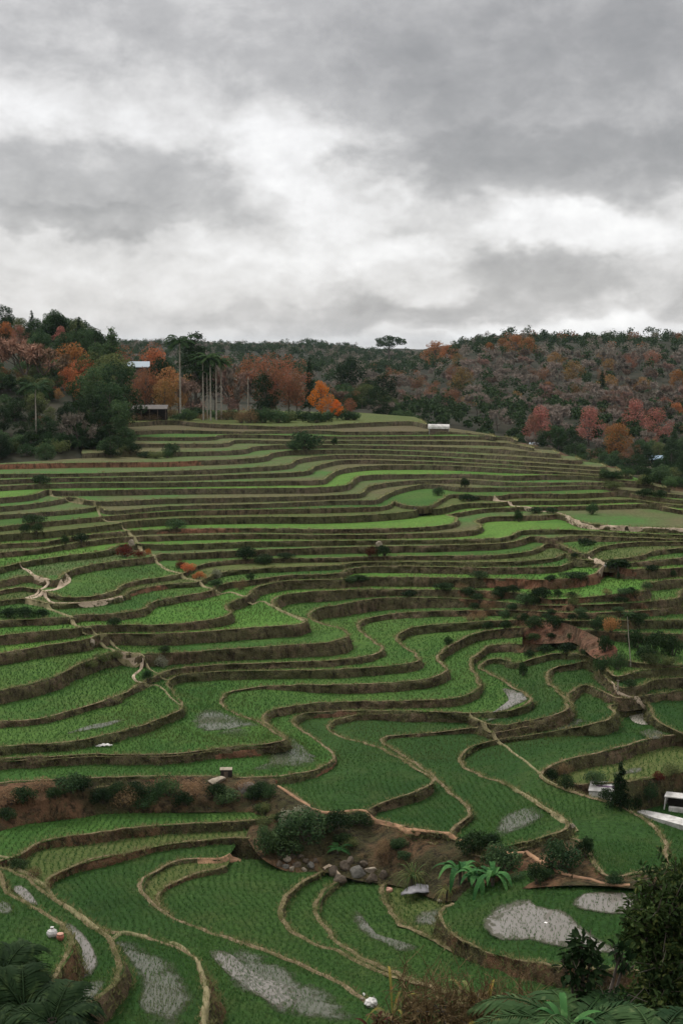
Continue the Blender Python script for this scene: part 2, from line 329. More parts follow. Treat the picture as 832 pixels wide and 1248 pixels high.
WL = dict(
 earth=wall_mat('bank_earth', (0.165, 0.118, 0.074), (0.110, 0.100, 0.050), (0.036, 0.028, 0.018), g_amt=0.5, seed=1),
 grass=wall_mat('bank_grass', (0.145, 0.112, 0.066), (0.092, 0.094, 0.042), (0.027, 0.025, 0.013), g_amt=0.75, seed=2),
 top=wall_mat('bank_upper', (0.155, 0.120, 0.080), (0.115, 0.110, 0.060), (0.050, 0.041, 0.029), g_amt=0.5, seed=3),
 red=wall_mat('bank_red', (0.230, 0.120, 0.075), (0.130, 0.092, 0.050), (0.075, 0.045, 0.028), red=(0.29, 0.135, 0.08), g_amt=0.3, seed=4),
 scrub=wall_mat('bank_scrub', (0.140, 0.094, 0.056), (0.070, 0.070, 0.032), (0.028, 0.024, 0.014), red=(0.18, 0.10, 0.055), g_amt=0.6, seed=5))
def lip_mat(name, tan, olive, green, seed):
    m, nt, b = new_mat(name); P = pos(nt)
    n1 = noise(nt, P, 0.28, 5, 0.7); n2 = noise(nt, P, 1.9, 5, 0.75, 0.5); n3 = noise(nt, P, 9.0, 3, 0.7)
    c = mixc(nt, ramp(nt, n2, [(0.42, g1(0)), (0.60, g1(1))]), tan, olive)
    c = mixc(nt, ramp(nt, n1, [(0.50, g1(0)), (0.62, g1(1))]), c, green)
    c = mixc(nt, mth(nt, 'MULTIPLY', ramp(nt, n3, [(0.45, g1(1)), (0.6, g1(0))]), 0.5), c, tuple(v * 0.45 for v in olive))
    nt.links.new(c, b.inputs['Base Color']); b.inputs['Roughness'].default_value = 0.95; b.inputs['Specular IOR Level'].default_value = 0.05
    nt.links.new(bump(nt, n3, 1.0, 0.1), b.inputs['Normal']); return m
LIP = lip_mat('bund_dry_grass', (0.27, 0.215, 0.125), (0.15, 0.125, 0.065), (0.075, 0.090, 0.030), 1)
LIPG = lip_mat('bund_green_grass', (0.34, 0.30, 0.17), (0.22, 0.21, 0.09), (0.150, 0.190, 0.060), 2)
LIPP = lip_mat('bund_trodden', (0.31, 0.24, 0.15), (0.19, 0.145, 0.085), (0.10, 0.100, 0.040), 3)
tread = dict(T0='olive', T1='brown', T2='green', T3='mixed', T4='mixed', T5='mixed', T6='mixed', T7='mixed', T8='mixed', T9='vivid', T10='mixed', T11='mixed', T12='green', T13='olive', T14='vivid', T15='mixed', T16='vivid',
             T17='mixed', T18='green', T19='olive', T20='green', T21='vivid', T22='vivid', T23='green', T24='green', T25='green', T26='green', T27='green', T28='green', T29='dark', T30='dark', T31='dark', T32='dark')
SPOT = dict(T5=[(-60, 236, 'red')], T21=[(600, 760, 'red')], T22=[(570, 780, 'scrub')], T23=[(560, 780, 'scrub')], T24=[(560, 780, 'scrub')], T25=[(600, 780, 'scrub')], T26=[(600, 760, 'scrub')], T14=[(205, 303, 'red')], T27=[(275, 305, 'red'), (620, 700, 'scrub')], T28=[(300, 330, 'red'), (395, 430, 'red')], T19=[(165, 190, 'red')])
wallk = dict(T21='earth', T22='earth', T26='earth', T27='earth')
# the level of each terrace: set by the height of the bank above it, easing where the steps crowd together
AG = np.linspace(-0.34, 0.36, 281)
def at_ray(x, y):
    d = ray(x, y); return d.x / d.y, -d.z / d.y
HL, FR, PL_ = {}, {}, {}
def crossings(A_, T_, a):
    k = np.where((A_[:-1] - a) * (A_[1:] - a) <= 0)[0]
    return [T_[i] + (T_[i + 1] - T_[i]) * ((a - A_[i]) / (A_[i + 1] - A_[i]) if A_[i + 1] != A_[i] else 0) for i in k]
prev = None
for name, w, pts in C:
    sp = catmull(pts, n=10); AT = np.array([at_ray(x, y) for x, y in sp]); PL_[name] = AT
    if prev is None: HL[name] = np.full(len(AG), 15.0)
    else:
        A0, A1 = PL_[prev], AT; ws = np.full(len(AG), np.nan); tu_ = np.full(len(AG), np.nan)
        for j, a in enumerate(AG):
            cu = crossings(A0[:, 0], A0[:, 1], a)
            if not cu: continue
            tu = max(cu); cl = [t for t in crossings(A1[:, 0], A1[:, 1], a) if t > tu]; tu_[j] = tu
            if cl: ws[j] = min(w[1] / F, 0.74 * (min(cl) - tu))
            else: ws[j] = min(w[1] / F, 1.2 / F)
        ok = ~np.isnan(ws); ws = np.interp(AG, AG[ok], ws[ok]); tu_ = np.interp(AG, AG[ok], tu_[ok])
        mn = np.array([ws[max(0, j - 2):j + 3].min() for j in range(len(ws))]); g = np.exp(-0.5 * (np.arange(-18, 19) / 7.0) ** 2); g /= g.sum()
        ws = np.convolve(np.pad(mn, 18, 'edge'), g, 'valid'); tu_ = np.convolve(np.pad(tu_, 18, 'edge'), g, 'valid')
        HL[name] = HL[prev] * (tu_ + ws) / tu_
    prev = name
names = [c[0] for c in C]
_ref = float(np.interp(0.0, AG, HL['T28'])); TILT = HL['T28'] / _ref; _k = np.clip((AG + 0.02) / 0.12, 0, 1)
TILT = TILT * (1 - _k) + (HL['T32'] / float(np.interp(0.0, AG, HL['T32']))) * _k
def lev(L, a):
    """how far below the camera a level lies in direction a"""
    return np.interp(a, AG, HL[L]) if isinstance(L, str) else L * np.interp(a, AG, TILT) * np.interp(a, [-0.18, 0.12], [1.0, 0.945])
def at_l(x, y, L):
    a, t = at_ray(x, y); D = float(lev(L, a)) / t; return (a * D, D)
def z_l(L, X, Y): return EYE - lev(L, np.asarray(X) / np.maximum(np.asarray(Y), 1.0))
for name, w, pts in C:
    FR[name] = resample([at_l(x, y, name) for x, y in catmull(pts, n=10)], 0.5 if names.index(name) < 14 else 0.32)
HT = {n: float(lev(n, -0.1)) for n in names}
for i, name in enumerate(names):
    fr = FR[name]; af = fr[:, 0] / fr[:, 1]
    dz = (lev(names[i + 1], af) - lev(name, af)) if i + 1 < len(names) else np.full(len(fr), 3.0)
    if i == 0:
        back = np.array([at_l(505, 508, name), at_l(440, 503, name), at_l(300, 500, name), at_l(155, 500, name), at_l(90, 503, name)])
    else: back = FR[names[i - 1]][::-1]
    wk = wallk.get(name, 'top' if i < 12 else ('grass' if i % 3 == 1 else 'earth'))
    drop = np.maximum(dz, 0.2) * 1.5 + 0.35
    lipm = LIPG if i < 19 else (LIP if i % 2 else LIPP)
    build_level(name, name, fr, back, GR[tread[name]], WL[wk], lipm, drop, batter=0.22, rough=0.22 if i < 14 else 0.42,
                lip=0.05 if i < 14 else 0.06, lipw=0.14 if i < 14 else 0.19, rows=6 if i < 14 else 11, spots=SPOT.get(name, ()))
for a_ in (-0.22, -0.1, 0.0, 0.1, 0.2): print('LEVELS', a_, [round(float(lev(n, a_)), 1) for n in names[::3]])
# ---- single fields with their own level ------------------------------------------------
PTOP = []
def P(h, pts, fk, wk, drop, front=None, lipm=None, batter=0.25, rough=0.3, closed=True, lip=0.06, lipw=0.22):
    """a closed field; 'front' = index range of pts whose edge is an open bank (lip and bank built there)"""
    sp = catmull(pts, closed=True, n=8); n = 8
    loop = np.array([at_l(x, y, h) for x, y in sp])
    a, b = front if front else (0, len(pts))
    ar = 0.5 * np.sum(loop[:, 0] * np.roll(loop[:, 1], -1) - np.roll(loop[:, 0], -1) * loop[:, 1])
    edge = loop[a * n: b * n + 1] if b * n < len(loop) else np.concatenate([loop[a * n:], loop[:1]])
    edge = resample(edge, 0.35)
    if ar < 0: edge = edge[::-1]          # the field must lie on the left
    V, FA = flat_fill(resample(np.concatenate([loop, loop[:1]]), 0.5)[:-1], h); PTOP.append(V[::7])
    V2, lF, wF = wall_strip(edge, z_l(h, edge[:, 0], edge[:, 1]), drop, batter, rough, 9, lip, lipw)
    tris = [tuple(map(int, f)) for f in FA]; o = len(V)
    allV = np.concatenate([V, V2]); faces = tris + [tuple(int(i) + o for i in f) for f in lF] + [tuple(int(i) + o for i in f) for f in wF]
    me = mesh_mixed('rice_terrace', allV, faces)
    for m in (GR[fk], lipm or LIP, WL[wk]): me.materials.append(m)
    mi = np.zeros(len(faces), dtype=np.int32); mi[len(tris):len(tris) + len(lF)] = 1; mi[len(tris) + len(lF):] = 2
    me.polygons.foreach_set('material_index', mi)
    sm = np.zeros(len(faces), dtype=bool); sm[len(tris) + len(lF):] = True; me.polygons.foreach_set('use_smooth', sm); me.update()
    ob = link('rice_terrace', me); tag(ob, kind='structure'); add_solid(allV, faces, mi)
    return ob
H28, H32 = float(lev('T28', 0.0)), float(lev('T32', 0.05))
KS = H28 / 36.7
_c28 = H28; HN1 = _c28 * 1.063; HN2 = HN1 * 1.018; HA = HN1 * 1.030; HB0 = HA * 1.006
HB = HB0 * 1.010; HC = HB * 1.009; HD = HC * 1.012; HE = HD * 1.012; HK = HE * 0.965
HF, HG, HH = HA - 2.0 * KS, HA - 3.1 * KS, HA - 4.9 * KS
print('LOW', [round(v, 1) for v in (HN1, HN2, HA, HB0, HB, HC, HD, HE, HK, HF, HG, HH)])
P(HE, [(450,1065),(560,1075),(590,1120),(640,1150),(720,1170),(800,1180),(800,1300),(600,1300),(500,1150),(450,1100)], 'olive', 'scrub', 1.0)
P(HD, [(471,1077),(470,1090),(475,1110),(491,1125),(521,1140),(553,1157),(591,1169),(624,1175),(674,1183),(720,1192),(800,1200),(860,1290),(660,1310),(600,1225),(536,1212),(440,1176),(383,1130),(378,1105),(388,1084),(412,1062),(440,1052),(474,1060)], 'dark', 'earth', 2.0)
P(HC, [(416,1072),(398,1087),(389,1105),(392,1122),(408,1142),(416,1149),(446,1170),(483,1185),(536,1205),(600,1218),(660,1300),(600,1310),(555,1225),(488,1202),(416,1170),(345,1133),(334,1112),(338,1095),(358,1074),(393,1052),(416,1060)], 'dark', 'grass', 1.6, front=(0, 10))
P(HB, [(393,1061),(368,1077),(348,1095),(344,1112),(348,1125),(363,1139),(416,1161),(453,1180),(488,1192),(560,1216),(600,1290),(560,1310),(480,1255),(440,1222),(358,1180),(258,1145),(206,1124),(186,1104),(186,1090),(205,1070),(270,1050),(330,1048),(393,1050)], 'dark', 'grass', 1.8, front=(0, 10))
P(HB0, [(276,1056),(238,1066),(208,1078),(197,1087),(195,1098),(205,1114),(190,1105),(172,1085),(175,1068),(192,1056),(240,1040),(280,1042)], 'olive', 'scrub', 1.8, front=(0, 5))
P(HA, [(275,1046),(240,1047.5),(208,1052),(193,1062),(178,1072),(175,1082),(183,1095),(208,1117),(258,1136),(308,1150),(358,1170),(416,1197),(443,1214),(480,1242),(530,1300),(290,1310),(270,1240),(235,1185),(205,1155),(150,1141),(110,1130),(80,1112),(55,1088),(55,1070),(100,1045),(208,1022),(290,1015)], 'dark', 'grass', 2.2, front=(0, 14), lipm=LIPP)
P(HN2, [(52,1088),(62,1071),(80,1060),(110,1050),(150,1041),(208,1029),(290,1022),(400,1027),(420,1012),(335,980),(208,990),(40,1015),(10,1040),(20,1070)], 'olive', 'scrub', 2.2, front=(0, 7))
P(HN1, [(-60,1075),(0,1050),(28,1041),(45,1029),(100,1018),(175,1008),(208,1006),(283,1002),(330,997),(352,988),(340,965),(208,965),(0,980),(-60,990)], 'green', 'scrub', 3.0, front=(1, 9))
P(HF, [(255,1310),(250,1240),(253,1205),(243,1174),(228,1161),(208,1151),(165,1139),(122,1132),(100,1120),(115,1140),(138,1170),(138,1186),(85,1235),(40,1310)], 'dark', 'scrub', 4.0, front=(0, 8), lipm=LIPP, batter=0.5)
P(HG, [(60,1310),(95,1242),(135,1205),(151,1182),(150,1170),(122,1133),(92,1110),(62,1090),(45,1077),(25,1066),(0,1056),(-60,1040),(-60,1060),(0,1085),(50,1120),(70,1145),(60,1180),(20,1310)], 'dark', 'earth', 3.0, front=(0, 11))
P(HH, [(-60,1040),(0,1063),(10,1085),(45,1105),(75,1125),(88,1143),(90,1157),(75,1182),(45,1235),(20,1310),(-120,1310),(-120,1050)], 'dark', 'scrub', 5.0, front=(0, 9))
P(HK, [(553,1101),(539,1107),(536,1118),(548,1135),(575,1152),(603,1163),(640,1172),(700,1180),(790,1186),(900,1190),(900,1050),(760,1055),(650,1060),(590,1072),(565,1088)], 'dark', 'scrub', 2.2, front=(0, 9))
# right hand pockets below the big dark green field
_a = 0.2; HR1 = float(lev('T32', _a) / lev(1.0, _a)) * tt(931) / tt(918)
P(HR1, [(640,1010),(668,955),(709,956.5),(764,953),(832,941),(900,925),(900,890),(830,888),(744,905),(691,918),(650,932)], 'olive', 'scrub', 3.0, front=(1, 5))
HR2 = HR1 * 1.06
P(HR2, [(690,960),(760,960),(900,925),(960,1080),(860,1090),(790,1066),(720,1066),(660,1000)], 'dark', 'scrub', 1.0)
# ================================================================ LAND under and behind the terraces
def sstep(a, b, x):
    t = np.clip((np.asarray(x, float) - a) / (b - a), 0, 1); return t * t * (3 - 2 * t)
allC = np.concatenate([np.column_stack([FR[n][::6], z_l(n, FR[n][::6, 0], FR[n][::6, 1])]) for n in names] + PTOP)
def slope_near(X, Y):            # the hillside the photographer stands on
    return EYE - 1.8 - 0.50 * np.maximum(0, Y) + 0.10 * np.minimum(0, Y)
def grid(x0, x1, nx, y0, y1, ny, fn, name, mat, smooth=True, warp=None):
    gx = np.linspace(x0, x1, nx); gy = np.linspace(y0, y1, ny)
    X, Y = np.meshgrid(gx, gy)
    if warp: X, Y = warp(X, Y)
    Z = fn(X, Y)
    V = np.column_stack([X.ravel(), Y.ravel(), Z.ravel()])
    i = np.arange((ny - 1) * nx).reshape(ny - 1, nx)[:, :-1].ravel()
    FA = np.column_stack([i, i + 1, i + nx + 1, i + nx])
    me = mesh_np(name, V, FA, smooth); ob = link(name, me, mat); tag(ob, kind='structure')
    add_solid(V, FA, 3)
    return ob
_pre = BVHTree.FromPolygons([Vector(v) for v in np.concatenate(BV)], BF)
def fields_above(X, Y, gap):
    """lowest height the rough ground may have so that it stays under every field"""
    L = np.full(X.shape, 1e3)
    for j in range(X.shape[0]):
        for i in range(X.shape[1]):
            p, n, f, d = _pre.ray_cast(Vector((X[j, i], Y[j, i], 200)), Vector((0, 0, -1)))
            if p is not None: L[j, i] = p.z - gap
    M = L.copy()
    for dj in (-1, 0, 1):
        for di in (-1, 0, 1):
            M = np.minimum(M, np.roll(np.roll(L, dj, 0), di, 1))
    return M
def idw(X, Y):
    sh = X.shape; x, y = X.ravel(), Y.ravel(); out = np.empty(len(x))
    for s in range(0, len(x), 2000):
        d2 = (x[s:s + 2000, None] - allC[None, :, 0]) ** 2 + (y[s:s + 2000, None] - allC[None, :, 1]) ** 2 + 0.3
        w = 1.0 / d2 ** 2.2; out[s:s + 2000] = (w * allC[None, :, 2]).sum(1) / w.sum(1) - 0.55 * np.maximum(0, np.sqrt(d2.min(1)) - 9)
    return out.reshape(sh)
def under(X, Y):
    z = idw(X, Y) - 1.5 + fbm(X * 0.3, Y * 0.3, 0, 4) * 0.8
    # the back of the terraced hill falls away behind its top levels
    k = sstep(285, 300, Y)
    z = z - 1.0 * k
    return np.minimum(z, fields_above(X, Y, 0.7))
M_scrub = wall_mat('ground_scrub', (0.090, 0.062, 0.036), (0.040, 0.045, 0.018), (0.016, 0.015, 0.009), red=(0.14, 0.075, 0.042), g_amt=0.6, seed=8)
M_forest = simple_mat('ground_forest_floor', (0.040, 0.036, 0.024), 0.95, c2=(0.018, 0.022, 0.012), scale=0.08, spec=0.1)
grid(-110, 130, 170, 72, 288, 150, under, 'hillside', M_scrub)
grid(-70, 70, 60, -14, 80, 50, lambda X, Y: np.minimum(slope_near(X, Y), EYE - 1.8) + fbm(X * 0.2, Y * 0.2, 3, 3) * 0.8 * sstep(4, 14, Y), 'near_slope', M_scrub)
def prof(D, tab):
    return np.interp(D, [t[0] for t in tab], [t[1] for t in tab])
def far_h(X, Y):
    D = np.maximum(Y, 1.0); a = X / D
    mid = prof(D, [(230, 34), (285, 24), (295, 15.6), (345, 15.0), (400, 16.5), (480, 24), (620, 26), (760, 21), (900, 16), (1150, 7), (1400, 0), (1700, -5), (2500, -4)])
    mid = mid + 8.5 * sstep(-0.02, 0.03, a) * (1 - sstep(0.075, 0.11, a)) * sstep(900, 1200, D)
    right = prof(D, [(230, 42), (330, 37), (450, 29), (600, 19.0), (760, 7), (900, -1.0), (1100, -2), (1400, -3), (2500, 0)])
    left = prof(D, [(228, 21.5), (245, 18.6), (300, 9), (380, -1.5), (450, -6), (600, -6), (900, -2), (2500, -4)])
    r = sstep(0.055, 0.105, a + fbm(X * 0.01, Y * 0.01, 5, 2) * 0.03)
    # behind the right end of the terraced spur the valley cuts in
    r2 = sstep(0.02, 0.075, a) * (1 - sstep(420, 560, D))
    r = np.maximum(r, r2)
    l = sstep(0.150, 0.185, -a) * (1 - sstep(285, 310, D)) + sstep(0.115, 0.20, -a) * sstep(285, 310, D)
    h = mid * (1 - r) * (1 - l) + right * r + left * l * (1 - r)
    return EYE - h + fbm(X * 0.012, Y * 0.012, 7, 3) * (1.0 + 6.0 * sstep(450, 900, D)) * (1 - 0.7 * sstep(0.1, 0.16, -a)) * (1 - 0.8 * sstep(380, 300, D))
def far_fn(X, Y): return far_h(X, Y)
def warp(X, Y):                  # fan shaped: X runs in units of the distance
    return X * (np.maximum(Y, 100)), Y
ys = np.concatenate([np.linspace(228, 480, 90), np.linspace(485, 1000, 70), np.linspace(1010, 2600, 50)])
xs = np.linspace(-0.5, 0.55, 190)
A_, Y_ = np.meshgrid(xs, ys); X_ = A_ * Y_
inside = (A_ > -0.149) & (A_ < 0.30) & (Y_ < 292)      # the terraces stand here
Z_ = far_h(X_, Y_); Z_[inside] -= 12
Z_ = np.minimum(Z_, fields_above(X_, Y_, 0.5))
V = np.column_stack([X_.ravel(), Y_.ravel(), Z_.ravel()]); nx = len(xs)
i_ = np.arange((len(ys) - 1) * nx).reshape(len(ys) - 1, nx)[:, :-1].ravel()
FA = np.column_stack([i_, i_ + 1, i_ + nx + 1, i_ + nx])
link('hills', mesh_np('hills', V, FA, True), M_forest); bpy.data.objects['hills']['kind'] = 'structure'
add_solid(V, FA, 3)
def dome_z(X, Y): return np.full(X.shape, EYE - 63.0)
R_ = 9000
gm = mesh_np('ground', [(-R_, -R_, EYE - 64), (R_, -R_, EYE - 64), (R_, R_, EYE - 64), (-R_, R_, EYE - 64)], [(0, 1, 2, 3)])
tag(link('ground', gm, M_forest), kind='structure')

# ---- earth banks too high and rough to be a terrace wall ------------------------------
def loft(top, bot, mat, rows=16, bulge=0.9, rough=0.7, name='bank', step=0.35):
    """rough earth slope between an upper and a lower line, each given as (x, y, level)"""
    def line(pts):
        sp = catmull([(p[0], p[1]) for p in pts], n=8); hs = [lev(p[2], at_ray(p[0], p[1])[0]) for p in pts]; hs = np.interp(np.arange(len(sp)), np.arange(len(pts)) * 8, hs)
        return np.array([(*at(x, y, h), EYE - h) for (x, y), h in zip(sp, hs)])
    A_, B_ = line(top), line(bot)
    def rs(L, n):
        d = np.linalg.norm(L[1:] - L[:-1], axis=1); s = np.concatenate([[0], np.cumsum(d)]); u = np.linspace(0, s[-1], n)
        return np.stack([np.interp(u, s, L[:, k]) for k in range(3)], 1)
    n = int(max(np.linalg.norm(A_[1:] - A_[:-1], axis=1).sum(), np.linalg.norm(B_[1:] - B_[:-1], axis=1).sum()) / step)
    A_, B_ = rs(A_, n), rs(B_, n); R = []
    for r in range(rows + 1):
        f = r / rows; q = A_ * (1 - f) + B_ * f; e = math.sin(math.pi * f) ** 0.6
        nz = fbm(q[:, 0] * 0.35, q[:, 1] * 0.35, q[:, 2] * 0.5, 5) * rough * 1.6 + 0.5 * rough * np.abs(vnoise(q[:, 0] * 1.4, q[:, 1] * 1.4, q[:, 2] * 1.4))
        q = q.copy(); q[:, 1] -= e * (bulge + nz); q[:, 2] += e * nz * 0.5; R.append(q)
    V = np.concatenate(R); idx = np.arange(n - 1)
    FA = np.concatenate([np.stack([(r + 1) * n + idx, (r + 1) * n + idx + 1, r * n + idx + 1, r * n + idx], 1) for r in range(rows)])
    ob = tag(link(name, mesh_np(name, V, FA, True), mat), kind='structure'); add_solid(V, FA, 3); return ob
M_bank = wall_mat('bank_red_scrub', (0.130, 0.082, 0.046), (0.065, 0.062, 0.028), (0.024, 0.020, 0.012), red=(0.19, 0.105, 0.058), g_amt=0.65, seed=11)
M_cliff = wall_mat('bank_red_bare', (0.20, 0.105, 0.066), (0.12, 0.085, 0.05), (0.065, 0.038, 0.025), red=(0.25, 0.115, 0.072), g_amt=0.35, seed=12)
h28 = 'T28'
loft([(-50, 962, h28), (0, 955.5, h28), (100, 951, h28), (208, 946.5, h28), (290, 948, h28), (335, 949, h28)], [(-50, 1030, HN1), (0, 1014, HN1), (37, 1005, HN1), (100, 997, HN1), (208, 991, HN1), (290, 990, HN1), (345, 992, HN1)], M_bank, rows=18, bulge=0.5, rough=0.6)
loft([(325, 951, h28), (342, 959, 'T28'), (395, 991, 'T29'), (446, 1001, 'T30'), (500, 1013, 'T31'), (550, 1023, 'T31'), (600, 1038, 'T32'), (640, 1037, 'T32'), (690, 1023, 'T32'), (703, 1028, 'T32'), (734, 1067, 'T32'), (790, 1065, 'T32'), (880, 1060, 'T32')],
     [(300, 1020, HN2), (318, 1045, HA), (350, 1062, HB), (395, 1063, HB), (440, 1074, HC), (485, 1080, HD + 0.3), (540, 1098, HE), (575, 1094, HK), (610, 1087, HK), (650, 1082, HK), (700, 1079, HK), (740, 1080, HK), (790, 1084, HK), (880, 1080, HK)], M_bank, rows=22, bulge=-0.35, rough=0.65)
# the two bare red slips on the right hand side
loft([(636, 772, 'T25'), (655, 760, 'T25'), (675, 758, 'T25'), (690, 760, 'T25'), (705, 766, 'T25'), (722, 774, 'T26'), (750, 788, 'T26')], [(636, 786, 'T27'), (655, 785, 'T27'), (678, 784, 'T27'), (700, 784, 'T27'), (712, 793, 'T27'), (726, 803, 'T27'), (752, 803, 'T27')], M_cliff, rows=18, bulge=0.1, rough=0.85)
BVH = BVHTree.FromPolygons([Vector(v) for v in np.concatenate(BV)], BF)
EYEV = Vector((0, 0, EYE))
def hit(x, y):
    """where the line of sight through photo pixel x, y meets the land: (point, kind)"""
    p, n, i, d = BVH.ray_cast(EYEV, ray(x, y).normalized())
    return (p, BK[i], n) if p is not None else (None, None, None)
def drop(X, Y, top=300):
    p, n, i, d = BVH.ray_cast(Vector((X, Y, top)), Vector((0, 0, -1)))
    return (p, BK[i]) if p is not None else (None, None)
def mpp(p):                      # metres per photo pixel at a point
    return (Vector(p) - EYEV).length / F
# ---- footpaths and tracks: a thin sheet of trodden earth laid over the land -------------
M_path = simple_mat('path_trodden_earth', (0.44, 0.35, 0.26), 0.95, c2=(0.31, 0.24, 0.17), scale=0.7, spec=0.1)
M_pathg = simple_mat('path_grassy', (0.25, 0.21, 0.12), 0.95, c2=(0.14, 0.135, 0.065), scale=0.6, spec=0.1)
M_patho = simple_mat('path_orange_earth', (0.36, 0.215, 0.125), 0.95, c2=(0.22, 0.13, 0.08), scale=0.7, spec=0.1)
def path(pts, wpx, mat, name='path', lift=0.07):
    """trodden earth laid on the land: every point of the sheet is let down onto the ground"""
    sp = catmull(pts, n=8); W = []
    for x, y in pts:
        p, k, n = hit(x, y)
        if p is not None: W.append(p)
    P3 = np.array([p[:] for p in W]); pl = np.array(catmull([(p[0], p[1]) for p in W], n=10))
    for it in range(2):
        pl = np.stack([np.convolve(np.pad(pl[:, a], 1, 'edge'), [0.25, 0.5, 0.25], 'valid') for a in (0, 1)], 1)
    Q = resample(pl, 0.3); n = len(Q); N = normals2(Q); m = n // 2; w0 = wpx * mpp((Q[m, 0], Q[m, 1], P3[:, 2].mean())) * 0.5
    u = np.arange(n) * 0.3
    rows = []
    for o in np.linspace(-1, 1, 7):
        w = w0 * (1 + 0.25 * vnoise(u * 0.4, u * 0 + len(pts) + (5 if o > 0 else 0), 3.3) + 0.2 * vnoise(u * 1.6, u * 0, 1.3 + o))
        x_, y_ = Q[:, 0] + N[:, 0] * w * o, Q[:, 1] + N[:, 1] * w * o
        z_ = np.array([(lambda p: p.z if p is not None else 0)(drop(a, b)[0]) for a, b in zip(x_, y_)])
        e = lift if abs(o) < 0.9 else -0.05
        rows.append([x_, y_, z_, e])
    Z = np.array([r[2] for r in rows])
    # soften the drop from one level to the next into a short slope
    zc = np.maximum(Z.max(0), 0); k = 3
    for r in rows:
        z = r[2]; zs = np.convolve(np.pad(z, 2, 'edge'), np.ones(5) / 5, 'valid'); r[2] = np.maximum(z, zs) + r[3]
    V = np.concatenate([np.column_stack(r[:3]) for r in rows]); idx = np.arange(n - 1)
    FA = np.concatenate([np.stack([r * n + idx, r * n + idx + 1, (r + 1) * n + idx + 1, (r + 1) * n + idx], 1) for r in range(6)])
    zr = V[FA][:, :, 2]; flat_ = (zr.max(1) - zr.min(1)) < 0.60      # trodden earth does not cling to a bank
    FA = FA[flat_]
    return tag(link(name, mesh_np(name, V, FA, True), mat), kind='structure')
PATHS = [
 ([(240,1051),(255,1048),(270,1048),(285,1049),(294,1049)], 7, M_patho),
 ([(25,686),(32,694),(41,701),(52,706),(60,709),(55,716),(48,722),(38,727),(31,731)], 5, M_path),
 ([(80,699),(84,706),(78,713),(66,719),(52,726),(40,729),(31,731)], 7, M_path),
 ([(55,723),(58,730),(66,735),(80,735),(100,735),(125,732),(150,727)], 4, M_path),
 ([(31,731),(50,738),(70,746),(87,752),(100,764),(110,773),(120,780),(135,791),(143,798),(152,803),(165,808),(173,812)], 6, M_pathg),
 ([(143,794),(152,803),(165,809),(173,812),(170,818),(163,824),(168,831),(174,833)], 4.2, M_path),
 ([(110,778),(120,776),(135,786),(155,798),(175,812),(195,822),(208,833)], 3, M_pathg),
 ([(174,833),(190,835),(200,841),(208,850),(221,861)], 3, M_pathg),
 ([(60,598),(68,606),(80,608),(85,612),(100,612),(118,620),(125,630),(135,636),(150,640)], 3.2, M_pathg),
 ([(150,640),(158,650),(165,660),(180,675),(190,683),(205,695),(225,705),(245,714),(262,721)], 6, M_pathg),
 ([(262,721),(280,722),(300,727),(318,733),(330,738),(345,745),(372,757)], 5, M_pathg),
 ([(706,636),(698,633),(692,629),(672,624),(640,618),(620,612),(600,606)], 3, M_path),
 ([(690,629),(700,636),(715,640),(745,642),(780,644),(832,646),(860,646)], 2.6, M_path),
 ([(716,678),(725,684),(736,688),(734,694),(729,700)], 2.2, M_path),
 ([(724,681),(730,686),(738,687),(733,691)], 4.5, M_path),
 ([(338,958),(352,967),(370,978),(385,987),(400,990),(430,988),(446,989),(456,999),(475,1006),(500,1011),(530,1014),(550,1018),(575,1026),(600,1032),(622,1040),(640,1040)], 4.5, M_patho),
 ([(640,1038),(650,1044),(665,1054),(680,1062),(697,1070)], 4.5, M_patho),
 ([(697,1068),(715,1071),(740,1078),(768,1086)], 3.5, M_patho),
 ([(571,869),(580,877),(590,886),(602,900),(612,908),(624,917),(640,928),(655,941),(664,950),(680,957),(700,964),(730,973),(758,983)], 2.6, M_pathg),
 ([(624,960),(650,975),(670,988),(690,1001),(698,1008),(703,1014)], 5, M_pathg),
 ([(-10,1042),(12,1052),(35,1066),(48,1076),(62,1089),(90,1111),(110,1125),(124,1133),(150,1136),(180,1142),(208,1149),(228,1160),(243,1175),(251,1200),(250,1240),(248,1290)], 8, M_pathg),
 ([(394,1060),(400,1064),(410,1068),(416,1073)], 4, M_path),
 ([(744,835),(750,840),(754,846),(770,852),(780,858),(786,862)], 1.8, M_path),
]
for pts, wpx, mt in PATHS: path(pts, wpx, mt)
